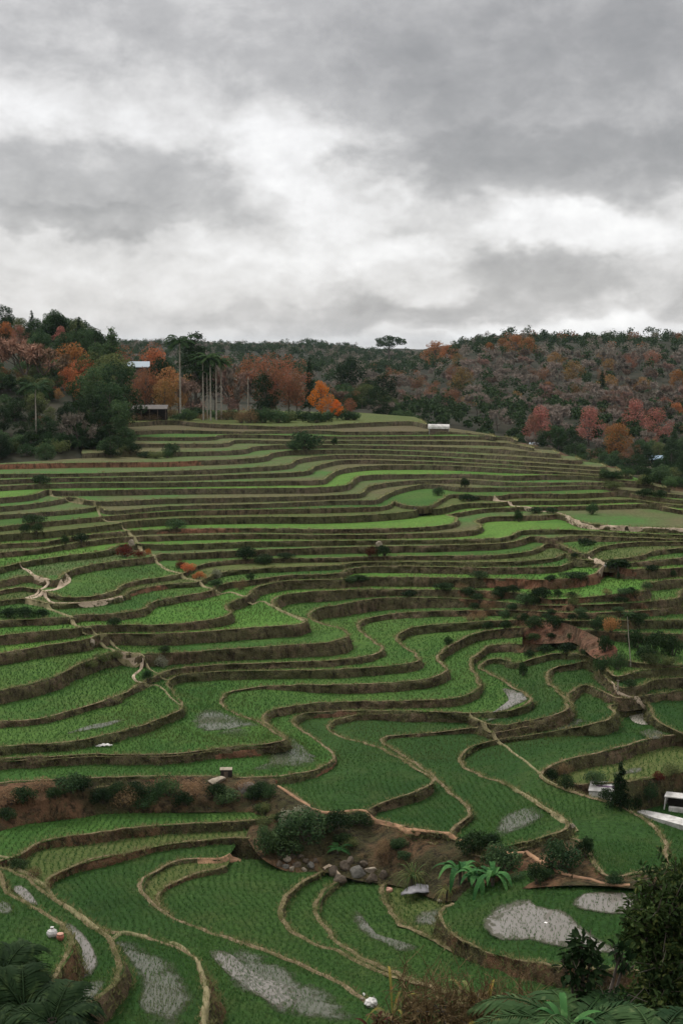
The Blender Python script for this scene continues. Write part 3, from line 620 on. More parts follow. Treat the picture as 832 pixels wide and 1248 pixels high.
# ================================================================ PLANTS
ML = dict(
 ever=leaf_mat('leaves_evergreen', (0.024, 0.052, 0.022), (0.048, 0.085, 0.032), (0.085, 0.120, 0.045)),
 ever2=leaf_mat('leaves_olive', (0.050, 0.070, 0.025), (0.080, 0.100, 0.036), (0.13, 0.13, 0.055)),
 dark=leaf_mat('leaves_dark', (0.011, 0.024, 0.009), (0.022, 0.043, 0.015), (0.045, 0.072, 0.024)),
 orange=leaf_mat('leaves_orange', (0.34, 0.125, 0.045), (0.22, 0.095, 0.038), (0.44, 0.20, 0.07)),
 orangev=leaf_mat('leaves_vivid_orange', (0.62, 0.17, 0.025), (0.48, 0.13, 0.025), (0.75, 0.26, 0.04), transl=0.4),
 gold=leaf_mat('leaves_gold', (0.27, 0.145, 0.05), (0.18, 0.11, 0.042), (0.34, 0.20, 0.075)),
 rust=leaf_mat('leaves_rust', (0.20, 0.085, 0.040), (0.14, 0.075, 0.040), (0.28, 0.12, 0.05)),
 pink=leaf_mat('leaves_red', (0.27, 0.115, 0.080), (0.18, 0.085, 0.060), (0.34, 0.17, 0.12)),
 bare=leaf_mat('twigs_bare', (0.215, 0.18, 0.145), (0.145, 0.125, 0.10), (0.29, 0.24, 0.195), transl=0),
 pinkb=leaf_mat('twigs_reddish', (0.21, 0.14, 0.105), (0.15, 0.11, 0.085), (0.28, 0.19, 0.14), transl=0),
 palm=leaf_mat('leaves_palm', (0.022, 0.050, 0.018), (0.038, 0.074, 0.026), (0.075, 0.11, 0.045)),
 banana=leaf_mat('leaves_banana', (0.030, 0.095, 0.028), (0.050, 0.140, 0.038), (0.10, 0.20, 0.07)),
 yucca=leaf_mat('leaves_spiky', (0.070, 0.120, 0.035), (0.13, 0.14, 0.05), (0.24, 0.15, 0.06)),
 tan=leaf_mat('twigs_tan', (0.25, 0.155, 0.10), (0.18, 0.115, 0.075), (0.32, 0.21, 0.14), transl=0),
 dry=leaf_mat('leaves_dry', (0.20, 0.135, 0.070), (0.13, 0.085, 0.045), (0.27, 0.19, 0.10)),
 orangeg=leaf_mat('grass_orange', (0.38, 0.13, 0.04), (0.26, 0.10, 0.04), (0.42, 0.20, 0.08)),
 red=leaf_mat('leaves_dark_red', (0.085, 0.022, 0.012), (0.05, 0.016, 0.010), (0.15, 0.05, 0.02)),
 yellow=leaf_mat('leaves_yellow', (0.20, 0.15, 0.03), (0.12, 0.12, 0.03), (0.26, 0.10, 0.03)),
 pale=leaf_mat('leaves_pale', (0.20, 0.20, 0.14), (0.14, 0.15, 0.09), (0.34, 0.33, 0.27)),
 shrub=leaf_mat('leaves_near_shrub', (0.045, 0.072, 0.020), (0.018, 0.034, 0.011), (0.150, 0.165, 0.045), transl=0.3))
BARK = simple_mat('bark_grey', (0.115, 0.095, 0.075), 0.9, c2=(0.06, 0.05, 0.04), scale=4)
BARKP = simple_mat('bark_pale', (0.34, 0.31, 0.26), 0.9, c2=(0.22, 0.19, 0.15), scale=2.5)
def quads(P, size, rng, aspect=0.55, up=0.25, name='crown', out=None):
    """leaf blades: one diamond each, facing every way with a slight preference for the sky"""
    n = len(P); size = np.broadcast_to(size, (n,))
    nrm = rng.normal(size=(n, 3)); nrm[:, 2] += up * 2
    if out is not None: nrm += out * 0.8
    nrm /= np.linalg.norm(nrm, axis=1)[:, None]
    t = rng.normal(size=(n, 3)); t -= (t * nrm).sum(1)[:, None] * nrm; t /= np.linalg.norm(t, axis=1)[:, None]
    b = np.cross(nrm, t); L = (size * rng.uniform(0.6, 1.3, n))[:, None]
    sag = nrm * L * 0.12
    V = np.stack([P - t * L * 0.5, P + b * L * aspect * 0.5 - sag, P + t * L * 0.5, P - b * L * aspect * 0.5 - sag], 1).reshape(-1, 3)
    return V, np.arange(4 * n).reshape(n, 4)
def clump_points(centres, radii, n, rng, shell=0.55, flat=0.8):
    w = np.asarray(radii) ** 2; k = rng.choice(len(centres), n, p=w / w.sum())
    d = rng.normal(size=(n, 3)); d /= np.linalg.norm(d, axis=1)[:, None]
    r = rng.random(n) ** (1 / 3.0); r = shell + (1 - shell) * r if shell > 0 else r
    r = np.where(rng.random(n) < 0.30, rng.random(n), r)
    P = np.asarray(centres)[k] + d * (r * np.asarray(radii)[k])[:, None] * np.array([1, 1, flat])
    return P, d
def crown_clumps(h0, h1, R, n, rng, shape='round', rc=0.34):
    out, rad = [], []
    for i in range(n):
        f = (i + 0.5) / n; z = h0 + (h1 - h0) * f
        if shape == 'round': rr = R * math.sqrt(max(0.05, 1 - (2 * f - 0.85) ** 2 * 0.95))
        elif shape == 'vase': rr = R * (0.35 + 0.65 * f ** 0.7) * (1 if f < 0.85 else 0.8)
        elif shape == 'cone': rr = R * (1.05 - f)
        else: rr = R * 0.6
        a = i * 2.399 + rng.uniform(-0.5, 0.5); q = rr * rng.uniform(0.35, 0.85)
        out.append((math.cos(a) * q, math.sin(a) * q, z)); rad.append(R * rc * rng.uniform(0.7, 1.35) * (1 if shape != 'cone' else 1.2 - f))
    return np.array(out), np.array(rad)
def tube(P, r0, r1, k=6):
    """tapered limb along points P"""
    P = [Vector(p) for p in P]; n = len(P); V, FA = [], []
    for i, p in enumerate(P):
        t = (P[min(n - 1, i + 1)] - P[max(0, i - 1)]).normalized(); a = t.orthogonal().normalized(); b = t.cross(a)
        r = r0 + (r1 - r0) * i / (n - 1)
        for j in range(k):
            u = 2 * math.pi * j / k; V.append(p + (a * math.cos(u) + b * math.sin(u)) * r)
    for i in range(n - 1):
        for j in range(k): FA.append((i * k + j, i * k + (j + 1) % k, (i + 1) * k + (j + 1) % k, (i + 1) * k + j))
    return V, FA
def join(parts):
    V, FA = [], []
    for v, f in parts:
        o = len(V); V.extend([tuple(q) for q in v]); FA.extend([tuple(int(i) + o for i in g) for g in f])
    return V, FA
def limb_mesh(centres, h0, tr, rng, base=-0.6, k=6, lean=0.0):
    top = centres[:, 2].max() * 0.85 + base * 0
    tp = [(0, 0, base), (0.05 * tr, 0, h0 * 0.5), (lean + 0.1, 0.05, h0), (lean * 1.5 - 0.1, 0.1, (h0 + top) / 2), (lean * 2, 0, top)]
    parts = [tube(tp, tr, tr * 0.25, k)]
    for c in centres:
        z0 = max(h0 * 0.75, c[2] - 0.35 * (c[2] - h0) - 0.22 * math.hypot(c[0], c[1]) * 2)
        z0 = min(z0, c[2] * 0.9)
        m = (c[0] * 0.45, c[1] * 0.45, z0 + (c[2] - z0) * 0.35)
        parts.append(tube([(0, 0, z0), m, tuple(c)], tr * 0.38, tr * 0.08, 4))
    return join(parts)
PROTO = {}
def make_tree(key, name, leaf, h0, h1, R, nl, size, seed, shape='round', ncl=16, tr=0.22, rc=0.34, bark=BARK, flat=0.8, aspect=0.55, shell=0.55):
    rng = np.random.default_rng(seed)
    cc, rr = crown_clumps(h0, h1, R, ncl, rng, shape, rc)
    P, d = clump_points(cc, rr, nl, rng, shell, flat)
    V, FA = quads(P, size, rng, aspect, out=d)
    tv, tf = limb_mesh(cc, h0 * 0.8, tr, rng)
    root = empty(name, (0, 0, -1000)); 
    link('crown', mesh_np('crown', V, FA), ML[leaf], root); link('trunk', mesh_mixed('trunk', tv, tf, True), bark, root)
    PROTO[key] = [root, False]; return root
def make_bare(key, h, R, seed, leaf='bare', nl=2400, tr=0.2):
    """leafless tree: trunk, limbs and a haze of upswept twigs"""
    rng = np.random.default_rng(seed); root = empty('bare_tree', (0, 0, -1000))
    parts = []; tips = []
    def grow(p, d, L, r, lev):
        q = p + d * L; m = p + d * L * 0.5 + Vector(rng.normal(size=3) * L * 0.05)
        parts.append(tube([p, m, q], r, r * 0.6, 5 if lev < 2 else 3)); 
        if lev >= 4: tips.append((q, d, L)); return
        for i in range(3 if lev else 4):
            nd_ = (d + Vector(rng.normal(size=3)) * (0.42 if lev else 0.5) + Vector((0, 0, 0.12))).normalized()
            grow(q if i else q - d * L * 0.2, nd_, L * rng.uniform(0.62, 0.82), r * 0.58, lev + 1)
    grow(Vector((0, 0, -0.5)), Vector((0, 0, 1)), h * 0.34, tr, 0)
    tv, tf = join(parts)
    n = nl; T_ = [tips[i] for i in rng.integers(0, len(tips), n)]
    p = np.array([t[0][:] for t in T_]); d = np.array([t[1][:] for t in T_]); d = d + rng.normal(size=(n, 3)) * 0.5; d[:, 2] += 0.25
    d /= np.linalg.norm(d, axis=1)[:, None]; L = h * 0.13 * rng.uniform(0.5, 1.2, n)[:, None]
    s = np.cross(d, rng.normal(size=(n, 3))); s /= np.linalg.norm(s, axis=1)[:, None]; w = h * 0.0105
    p0 = p - d * L * rng.uniform(0, 1.2, (n, 1))
    V = np.stack([p0 - s * w, p0 + s * w, p0 + d * L], 1).reshape(-1, 3); FA = np.arange(3 * n).reshape(n, 3)
    tvn = np.array(tv); sc = h / max(V[:, 2].max(), 1e-3)
    link('crown', mesh_np('crown', V * sc, FA), ML[leaf], root); link('trunk', mesh_mixed('trunk', tvn * sc, tf, True), BARK if leaf == 'bare' else BARK, root)
    PROTO[key] = [root, False]; return root
def make_conifer(key, name, h, R, nl, seed, leaf='dark', gap=0.08, size=0.5, tr=0.18, tiers=14, h0=0.12, pw=0.85):
    rng = np.random.default_rng(seed); root = empty(name, (0, 0, -1000)); V = []
    P, D = [], []
    for i in range(tiers):
        f = (i + 0.5) / tiers; z = h * (h0 + (1 - h0) * f); r = R * (1 - f) ** pw + 0.05 * R
        nb = max(4, int(11 * (1 - f) + 3))
        for b in range(nb):
            a = rng.uniform(0, 6.283); rr = r * rng.uniform(0.65, 1.12); m = int(nl * (r / R) / (tiers * nb) * 2.0) + 4
            t = rng.random(m) ** 0.7; 
            P.append(np.stack([np.cos(a) * rr * t, np.sin(a) * rr * t, z - 0.28 * rr * t ** 1.5 + h * 0.012 * rng.normal(size=m)], 1) + rng.normal(size=(m, 3)) * R * 0.06)
    P = np.concatenate(P); d = P * [1, 1, 0]; d /= np.linalg.norm(d, axis=1)[:, None] + 1e-6; d[:, 2] -= 0.3
    Vq, Fq = quads(P, size, rng, 0.35, 0.1)
    link('crown', mesh_np('crown', Vq, Fq), ML[leaf], root)
    tv, tf = tube([(0, 0, -0.6), (0, 0, h * 0.5), (0, 0, h * 0.97)], tr, 0.03, 6); link('trunk', mesh_mixed('trunk', tv, tf, True), BARK, root)
    PROTO[key] = [root, False]; return root
def frond(L, droop, width, nleaf, rng, lw=0.04, rise=0.8, back=0.35):
    """a feather leaf: arching rib with pointed leaflets on both sides; base at the origin, growing along +X"""
    def rib(t): return Vector((L * (t - 0.22 * droop * t * t), 0, L * (rise * t - (rise * 0.5 + droop) * t * t * 0.95)))
    parts = [tube([rib(i / 7) for i in range(8)], 0.018 * L ** 0.5, 0.004, 4)]
    V, FA = [], []
    for i in range(nleaf):
        t = 0.12 + 0.86 * (i + 0.5) / nleaf; p = rib(t); tg = (rib(min(1, t + 0.02)) - rib(t - 0.02)).normalized()
        l = width * math.sin(math.pi * min(1, 0.12 + 0.86 * t)) ** 0.7 * rng.uniform(0.85, 1.1)
        for s in (-1, 1):
            side = Vector((0, s, 0)); d = (side + tg * (0.55 + back * t) + Vector((0, 0, rng.uniform(-0.35, -0.05)))).normalized()
            e = p + d * l + Vector((0, 0, -0.18 * l)); m = p + d * l * 0.5; w = tg * lw * (0.6 + 0.6 * math.sin(math.pi * t))
            o = len(V); V += [p, m - w, e, m + w]; FA.append((o, o + 1, o + 2, o + 3) if s > 0 else (o, o + 3, o + 2, o + 1))
    parts.append((V, FA)); return join(parts)
def rotz(vf, a, tilt=0.0, loc=(0, 0, 0), s=1.0):
    M = Matrix.Translation(loc) @ Matrix.Rotation(a, 4, 'Z') @ Matrix.Rotation(tilt, 4, 'Y') @ Matrix.Scale(s, 4)
    return [M @ Vector(v) for v in vf[0]], vf[1]
def make_palm(key, h, L, nfr, seed, tr=0.13, lean=(0, 0), leaf='palm', width=0.55, lw=0.05, bark=BARKP, name='palm_tree', nleaf=22, up=0.9):
    rng = np.random.default_rng(seed); root = empty(name, (0, 0, -1000))
    top = Vector((lean[0], lean[1], h))
    tv, tf = tube([(0, 0, -0.5), top * 0.25, top * 0.6 + Vector((lean[0] * 0.05, 0, 0)), top], tr, tr * 0.55, 8)
    link('trunk', mesh_mixed('trunk', tv, tf, True), bark, root)
    parts = []
    for i in range(nfr):
        f = i / nfr; a = i * 2.399
        parts.append(rotz(frond(L * rng.uniform(0.85, 1.1), rng.uniform(0.15, 0.4) + 0.35 * f, width, nleaf, rng, lw, rise=up + 0.25 - 0.9 * f), a, 0, top))
    v, f = join(parts); link('crown', mesh_mixed('crown', v, f), ML[leaf], root)
    PROTO[key] = [root, False]; return root
def make_bush(key, R, H, nl, size, leaf, seed, name='bush', ncl=11, aspect=0.5, stems=True, shell=0.6):
    rng = np.random.default_rng(seed); cc, rr = [], []
    for i in range(ncl):
        a = i * 2.399; q = R * math.sqrt((i + 0.5) / ncl) * 0.72; z = H * (0.62 - 0.42 * (q / R) ** 2) * rng.uniform(0.6, 1.15)
        cc.append((math.cos(a) * q, math.sin(a) * q, z)); rr.append(R * rng.uniform(0.26, 0.42))
    cc, rr = np.array(cc), np.array(rr); P, d = clump_points(cc, rr, nl, rng, shell, min(1.1, H / R * 0.9))
    P[:, 2] = np.maximum(P[:, 2], -0.15)
    V, FA = quads(P, size, rng, aspect, out=d)
    root = empty(name, (0, 0, -1000))
    link('foliage', mesh_np('foliage', V, FA), ML[leaf], root)
    parts = [tube([(c[0] * 0.1, c[1] * 0.1, -0.3), (c[0] * 0.5, c[1] * 0.5, c[2] * 0.55), tuple(c)], 0.035 * R, 0.008 * R, 4) for c in cc]
    tv, tf = join(parts); link('stems', mesh_mixed('stems', tv, tf, True), BARK, root)
    PROTO[key] = [root, False]; return root
def plant(key, loc, s=1.0, rz=None, label=None, cat='tree', group=None, sz=None, name=None):
    pr = PROTO[key]; root = pr[0]
    if pr[1]: root = copy_tree(root)
    pr[1] = True
    root.location = loc; root.rotation_euler = (0, 0, random.uniform(0, 6.28) if rz is None else rz)
    root.scale = (s, s, s if sz is None else sz)
    for k in ('label', 'category', 'group'):
        if k in root: del root[k]
    tag(root, label, cat, group)
    if name: root.name = name
    return root
# mid distance, on the left hill and the plateau (crowns 20 to 60 pixels wide)
make_tree('oak1', 'broadleaf_tree', 'ever', 2.5, 9.5, 4.2, 3600, 0.42, 11, ncl=20)
make_tree('oak2', 'broadleaf_tree', 'ever', 3.0, 11.5, 3.6, 3400, 0.42, 12, 'vase', 18)
make_tree('oak3', 'broadleaf_tree', 'dark', 2.0, 10.0, 4.0, 3600, 0.42, 13, ncl=20)
make_tree('olive1', 'broadleaf_tree', 'ever2', 2.5, 9.0, 3.8, 2600, 0.38, 14, ncl=18)
make_tree('org1', 'autumn_tree', 'orange', 2.5, 8.5, 3.6, 2600, 0.34, 15, ncl=18)
make_tree('orgv', 'autumn_tree', 'orangev', 2.0, 8.5, 3.4, 2600, 0.34, 25, ncl=18)
make_tree('rust1', 'autumn_tree', 'rust', 2.0, 9.0, 3.8, 2000, 0.32, 16, 'vase', 18)
make_tree('gold1', 'autumn_tree', 'gold', 2.5, 8.5, 3.6, 2300, 0.34, 17, ncl=18)
make_tree('pink1', 'autumn_tree', 'pink', 2.0, 8.0, 3.9, 2300, 0.36, 18, ncl=20)
make_bare('bare1', 10, 4, 21); make_bare('bare2', 9, 4, 22); make_bare('bare3', 10, 4, 23, 'pinkb')
make_bare('tan1', 10, 5, 24, 'tan', 3600, 0.26); make_tree('flat', 'umbrella_tree', 'dark', 7.5, 10.0, 5.2, 1500, 0.6, 19, ncl=12, tr=0.35, rc=0.30, flat=0.45)
make_conifer('con1', 'conifer_tree', 12, 2.6, 3200, 31, size=0.42)
make_conifer('con2', 'conifer_tree', 10, 2.9, 3000, 32, 'ever', size=0.45, pw=0.7)
make_conifer('pine1', 'pine_tree', 16, 4.2, 3600, 33, 'dark', size=0.5, tiers=9, h0=0.32, pw=0.45, tr=0.26)
make_palm('areca', 11.5, 3.2, 16, 41, tr=0.19, leaf='palm', lw=0.10, width=0.8)
make_palm('palm2', 8.5, 3.4, 18, 42, tr=0.15, width=0.9, lw=0.07, leaf='palm')
make_palm('palm3', 11.5, 1.7, 13, 43, tr=0.13, lean=(-1.0, 0.2), up=1.5, width=0.4)
make_bush('bushg', 1.5, 1.9, 1500, 0.20, 'ever', 51); make_bush('bushd', 1.5, 1.7, 1500, 0.20, 'dark', 52)
make_bush('bushb', 1.6, 1.6, 1400, 0.18, 'palm', 53); make_bush('busho', 1.4, 1.3, 1200, 0.17, 'ever2', 54)
make_bush('bushdry', 1.3, 1.2, 900, 0.16, 'dry', 55, aspect=0.25); make_bush('bushorg', 1.3, 0.9, 1200, 0.16, 'orangeg', 56, aspect=0.3)
make_bush('bushpale', 1.4, 1.5, 1100, 0.17, 'pale', 57); make_bush('bushyel', 1.4, 1.7, 1200, 0.18, 'gold', 58); make_bush('bushred', 1.2, 1.2, 900, 0.16, 'red', 59)
def ground_px(x, y):
    p, k, n = hit(x, y)
    if p is None: p = Vector((ray(x, y).x * 900, 900, EYE))
    return p
SIZE = dict(oak1=9.5, oak2=11.5, oak3=10.5, olive1=9.2, org1=8.8, rust1=9.2, gold1=8.8, pink1=8.5, bare1=10, bare2=9, bare3=10, tan1=10, flat=10.8, orgv=8.8, con1=12, con2=10, pine1=16, areca=13, palm2=10.5, palm3=13)
def tree_px(key, x, ybase, ytop, label, cat='tree', group=None, rz=None, wide=1.0, D=None, name=None):
    """stand a tree with its foot at (x, ybase) and its tip at about ytop"""
    p = ground_px(x, ybase) if D is None else None
    if p is None:
        X = ray(x, 425).x / ray(x, 425).y * D; q, k = drop(X, D); p = q
    hgt = (px(p)[1] - ytop) * mpp(p)
    s = max(0.2, hgt / SIZE[key])
    return plant(key, p, s * wide, rz, label, cat, group, sz=s, name=name)
# ---------------- the left hill: a dense wood climbing to the ridge -----------------------
LEFT = [  # key, x, ytop, distance, label
 ('oak2', 8, 376, 395, 'thin crowned broadleaf tree on the left skyline, nearest the picture edge'),
 ('con1', 40, 380, 385, 'dark pointed conifer on the skyline of the left hill'),
 ('oak1', 62, 388, 392, 'round dark tree on the left skyline right of the pointed conifer'),
 ('con1', 97, 388, 365, 'tall dark ragged conifer on the left hill crest, right of a pink orange crown'),
 ('oak3', 116, 402, 370, 'dark bushy tree at the right shoulder of the left hill crest'),
 ('con2', 136, 402, 350, 'broad green conifer at the right end of the left hill crest'),
 ('org1', 8, 394, 375, 'orange autumn tree on the left edge just below the skyline'),
 ('pink1', 25, 398, 372, 'pinkish orange crown just below the pointed conifer on the left hill'),
 ('pink1', 75, 399, 378, 'small pinkish orange crown on the left hill crest'),
 ('oak1', 50, 403, 352, 'wide green tree under the crest in the middle of the left hill'),
 ('oak1', 78, 408, 345, 'wide green tree below the small pinkish crown of the left hill'),
 ('tan1', 30, 410, 300, 'large spreading tan tree with bare limbs on the left hill, the tallest of two'),
 ('tan1', 50, 418, 302, 'smaller spreading tan tree with bare limbs on the left hill'),
 ('rust1', 62, 428, 325, 'rust coloured tree with a rounded side crown on the left hill'),
 ('org1', 88, 423, 335, 'orange autumn tree in the middle of the left hill'),
 ('org1', 103, 442, 318, 'bright orange tree right of centre on the left hill'),
 ('org1', 82, 450, 305, 'orange tree above the tall dark trees on the left hill'),
 ('org1', 3, 448, 318, 'orange red tree at the left edge, low on the hill'),
 ('rust1', 25, 452, 305, 'small rusty tree left of the feathery palm'),
 ('gold1', 70, 474, 290, 'golden brown tree right of the feathery palm'),
 ('olive1', 118, 434, 318, 'pale olive green tree high on the right flank of the left hill'),
 ('olive1', 135, 436, 310, 'olive green tree on the right shoulder of the left hill'),
 ('oak2', 118, 450, 292, 'large mid green tree on the right flank of the left hill'),
 ('oak2', 142, 448, 285, 'tall dark green tree at the right edge of the left wood'),
 ('oak3', 150, 468, 275, 'dark green tree standing against the upper terraces'),
 ('oak2', 133, 470, 268, 'tall dark tree second from the right edge of the left wood'),
 ('oak3', 112, 478, 272, 'dark tree in the shaded foot of the left wood, left of the tall dark pair'),
 ('oak3', 95, 488, 268, 'dark tree above the bush strip in the middle of the left wood'),
 ('olive1', 60, 497, 270, 'yellowish green tree low in the left wood, right of the palm'),
 ('oak1', 12, 458, 300, 'dark green tree low on the left edge of the wood'),
 ('oak3', 20, 484, 276, 'dark tree left of the palm trunk'),
 ('oak3', 78, 494, 262, 'dark tree low in the wood beside the yellowish green tree'),
 ('oak3', 2, 498, 262, 'dark tree at the lower left corner of the wood'),
 ('oak2', 145, 492, 262, 'dark green tree at the lower right corner of the left wood'),
 ('oak3', 40, 500, 264, 'dark tree behind the palm trunk'),
 ('bare1', 92, 500, 256, 'thin bare trunked tree in front of the left wood'),
 ('oak1', 66, 440, 318, 'green tree between the rusty trees and the orange trees on the left hill'),
 ('oak1', 100, 462, 300, 'mid green tree in the centre of the left wood'),
 ('oak1', 35, 476, 292, 'mid green tree right behind the crown of the palm'),
 ('oak3', 122, 500, 258, 'low dark tree at the foot of the left wood near the bush strip'),
]
for key, x, yt, D, lab in LEFT: tree_px(key, x, 0, yt, lab, D=D, wide=random.uniform(0.95, 1.15))
tree_px('palm2', 42, 0, 461, 'feathery palm with a pale straight trunk in front of the left wood', cat='palm', D=256)
# filling trees of the same wood: behind and between, nothing tells them apart
rngL = np.random.default_rng(5)
for i in range(150):
    D = rngL.uniform(250, 410); X = -D * rngL.uniform(0.158, 0.27); q, k = drop(X, D)
    if q is None: continue
    if any(t[0][:3] in ('org', 'pin', 'rus', 'gol', 'oli', 'tan') and abs(px(q)[0] - t[1]) < 15 and t[3] - 75 < D < t[3] + 6 for t in LEFT): continue
    if abs(px(q)[0] - 42) < 22 and D < 290: continue
    key = ['oak1', 'oak3', 'oak2', 'oak3', 'olive1', 'oak1'][i % 6]
    h = rngL.uniform(5.0, 8.0); s = h / SIZE[key]
    plant(key, q, s * 1.1, None, 'green broadleaf tree deep in the crowded wood of the left hill', 'tree', 'crowded green trees of the left wood', sz=s)
for i in range(110):
    D = rngL.uniform(238, 400); X = -D * rngL.uniform(0.15, 0.27); q, k = drop(X, D)
    if q is None or (abs(px(q)[0] - 42) < 12 and D < 258): continue
    key = ['oak1', 'oak3', 'rust1', 'oak3', 'oak1', 'olive1'][i % 6]; h = rngL.uniform(2.4, 4.6); s = h / SIZE[key]
    plant(key, q, s * 1.5, None, 'low bushy young tree under the taller trees of the left wood', 'tree', 'undergrowth of the left wood', sz=s, name='young_tree')
# ---------------- the plateau on the crest ------------------------------------------------
PLAT = [
 ('rust1', 170, 425, 350, 'rusty brown tree behind the pale roofed house'),
 ('org1', 188, 428, 352, 'orange topped tree right of the pale roofed house'),
 ('oak3', 195, 436, 335, 'rounded dark green tree right of the pale roofed house'),
 ('rust1', 165, 458, 325, 'low brown tree left of the long dark shed'),
 ('rust1', 178, 452, 322, 'brown tree between the house and the long shed'),
 ('gold1', 207, 450, 320, 'golden brown tree with slim crown left of the white trunk'),
 ('gold1', 217, 462, 316, 'low golden brown tree at the foot of the slim pine'),
 ('gold1', 200, 464, 312, 'low golden brown tree beside the shed'),
 ('pine1', 238, 407, 330, 'tallest dark pine on the crest left of the row of palms'),
 ('bare3', 232, 458, 312, 'reddish grey bare tree left of the palm trunks'),
 ('bare3', 248, 452, 330, 'reddish grey bare tree behind the first palm trunks'),
 ('bare3', 262, 446, 332, 'reddish grey bare tree behind the middle palm trunks'),
 ('bare1', 278, 438, 335, 'grey brown bare tree right of the row of palms'),
 ('rust1', 290, 437, 336, 'brown orange tree right of the row of palms'),
 ('bare3', 303, 446, 330, 'reddish grey bare tree beside the pale pole'),
 ('rust1', 324, 436, 325, 'upright orange brown tree in the middle of the crest'),
 ('rust1', 336, 438, 328, 'orange brown tree right of the upright one on the crest'),
 ('oak3', 322, 455, 318, 'dark green tree under the orange brown crowns on the crest'),
 ('rust1', 352, 452, 322, 'dark rust coloured tree left of the lone black conifer'),
 ('rust1', 361, 456, 322, 'rust brown tree close left of the lone black conifer'),
 ('con1', 377, 437, 335, 'lone black conifer on the crest'),
 ('orgv', 391, 465, 304, 'vivid orange tree on the crest right of the lone conifer'),
 ('orgv', 410, 487, 303, 'low orange tree right of the vivid orange one'),
 ('rust1', 426, 487, 304, 'low golden orange tree at the right end of the crest bushes'),
 ('oak3', 428, 436, 470, 'large round dark blue green tree standing behind the crest'),
 ('oak3', 447, 462, 420, 'smaller dark tree below the large round dark tree behind the crest'),
 ('oak3', 467, 455, 450, 'dark tree right of the large round dark tree behind the crest'),
 ('bare1', 458, 456, 480, 'grey bare tree behind the right end of the crest'),
]
for key, x, yt, D, lab in PLAT: tree_px(key, x, 0, yt, lab, D=D, wide={'pine1': 1.25, 'con1': 0.8}.get(key, 0.95))
for k, (x, yt, D, lab) in enumerate([(247, 431, 300, 'first areca palm from the left in the row on the crest'), (252, 445, 301, 'short areca palm second from the left in the crest row'), (256, 429, 299, 'areca palm third from the left in the crest row'),
        (263, 434, 300, 'areca palm fourth from the left in the crest row'), (269, 436, 302, 'rightmost areca palm of the crest row'), (219, 408, 305, 'slim tall palm with a sparse top left of the dark pine')]):
    tree_px('areca', x, 0, yt, lab, cat='palm', group='areca palms on the crest', D=D, wide=0.9)
# ---------------- the right hill and the valley -------------------------------------------
FEAT = [
 ('org1', 530, 417, 880, 'orange tree on the right skyline behind the flat topped tree'),
 ('org1', 545, 421, 860, 'second orange tree on the right skyline'),
 ('org1', 612, 413, 800, 'orange tree on the skyline in the middle of the right hill'),
 ('org1', 628, 409, 790, 'brightest orange tree on the right skyline'),
 ('org1', 644, 412, 795, 'orange tree right of the brightest one on the right skyline'),
 ('org1', 596, 418, 800, 'orange tree at the left end of the orange skyline row'),
 ('gold1', 698, 441, 640, 'big golden orange tree in the middle of the right hill'),
 ('gold1', 563, 449, 640, 'golden brown tree on the left part of the right hill'),
 ('org1', 668, 466, 590, 'red orange tree left below the big golden one'),
 ('pink1', 660, 497, 440, 'large pinkish red tree in the valley behind the terraces'),
 ('pink1', 651, 506, 438, 'pinkish red tree leaning left beside the large one'),
 ('pink1', 719, 498, 440, 'small red tree in the valley wood'),
 ('pink1', 776, 489, 470, 'pinkish red tree above the valley path'),
 ('pink1', 789, 499, 500, 'smaller pink red tree right of the one above the valley path'),
 ('pink1', 802, 500, 440, 'dull red round tree on the right of the valley'),
 ('org1', 826, 492, 500, 'orange tree at the right edge of the valley wood'),
 ('org1', 755, 518, 405, 'low red orange tree in the valley wood'),
 ('rust1', 774, 544, 395, 'brown russet tree left of the blue roofed house'),
 ('rust1', 763, 552, 390, 'brown russet tree beside the blue roofed house, the lower one'),
 ('con1', 734, 452, 590, 'dark conifer in the middle of the right hill'),
 ('gold1', 742, 458, 600, 'pale orange tree beside the dark conifer'),
 ('gold1', 784, 461, 600, 'small golden tree on the right hill near a clearing'),
 ('org1', 826, 452, 610, 'orange tree at the right edge high on the hill'),
 ('flat', 474, 409, 1130, 'flat topped umbrella tree on the far skyline'),
]
for key, x, yt, D, lab in FEAT:
    D2 = D; tree_px(key, x, 0, yt, lab, D=D2, wide={'flat': 1.15, 'con1': 1.1, 'pink1': 0.95}.get(key, 1.2))
rngR = np.random.default_rng(9)
cnt = dict(bare=0, ever=0, tint=0)
farV, farF, farK = [], [], []
pts = []
for i in range(9000):
    D = 262 * (960 / 262) ** rngR.random(); a = rngR.uniform(-0.16, 0.30)
    if D < 340 and a < 0.14: continue
    if a < 0.03 and D < 640 and a < 0.012 * (D - 430) / 200: continue
    sp = 5.2 + 2.0 * (D > 600)
    X = a * D
    if any(abs(X - q[0]) < sp and abs(D - q[1]) < sp for q in pts[-4000:]): continue
    pts.append((X, D))
pts.sort(key=lambda q: q[1])
def fcol(X, D):
    """what grows where on the hill"""
    x, y = 416 + F * X / D, 0
    n = float(fbm(np.array([X * 0.012]), np.array([D * 0.012]), 2.0, 3)[0]); r = rngR.random()
    if D < 520: return 'ever' if r < 0.82 + n * 0.4 else ('bare' if r < 0.94 else 'tint')
    if D > 800: return 'ever' if r < 0.80 else ('bare' if r < 0.93 else 'tint')
    return 'bare' if r < 0.50 - n * 0.6 else ('ever' if r < 0.93 else 'tint')
stuff = {'bare': [], 'ever': [], 'tint': []}
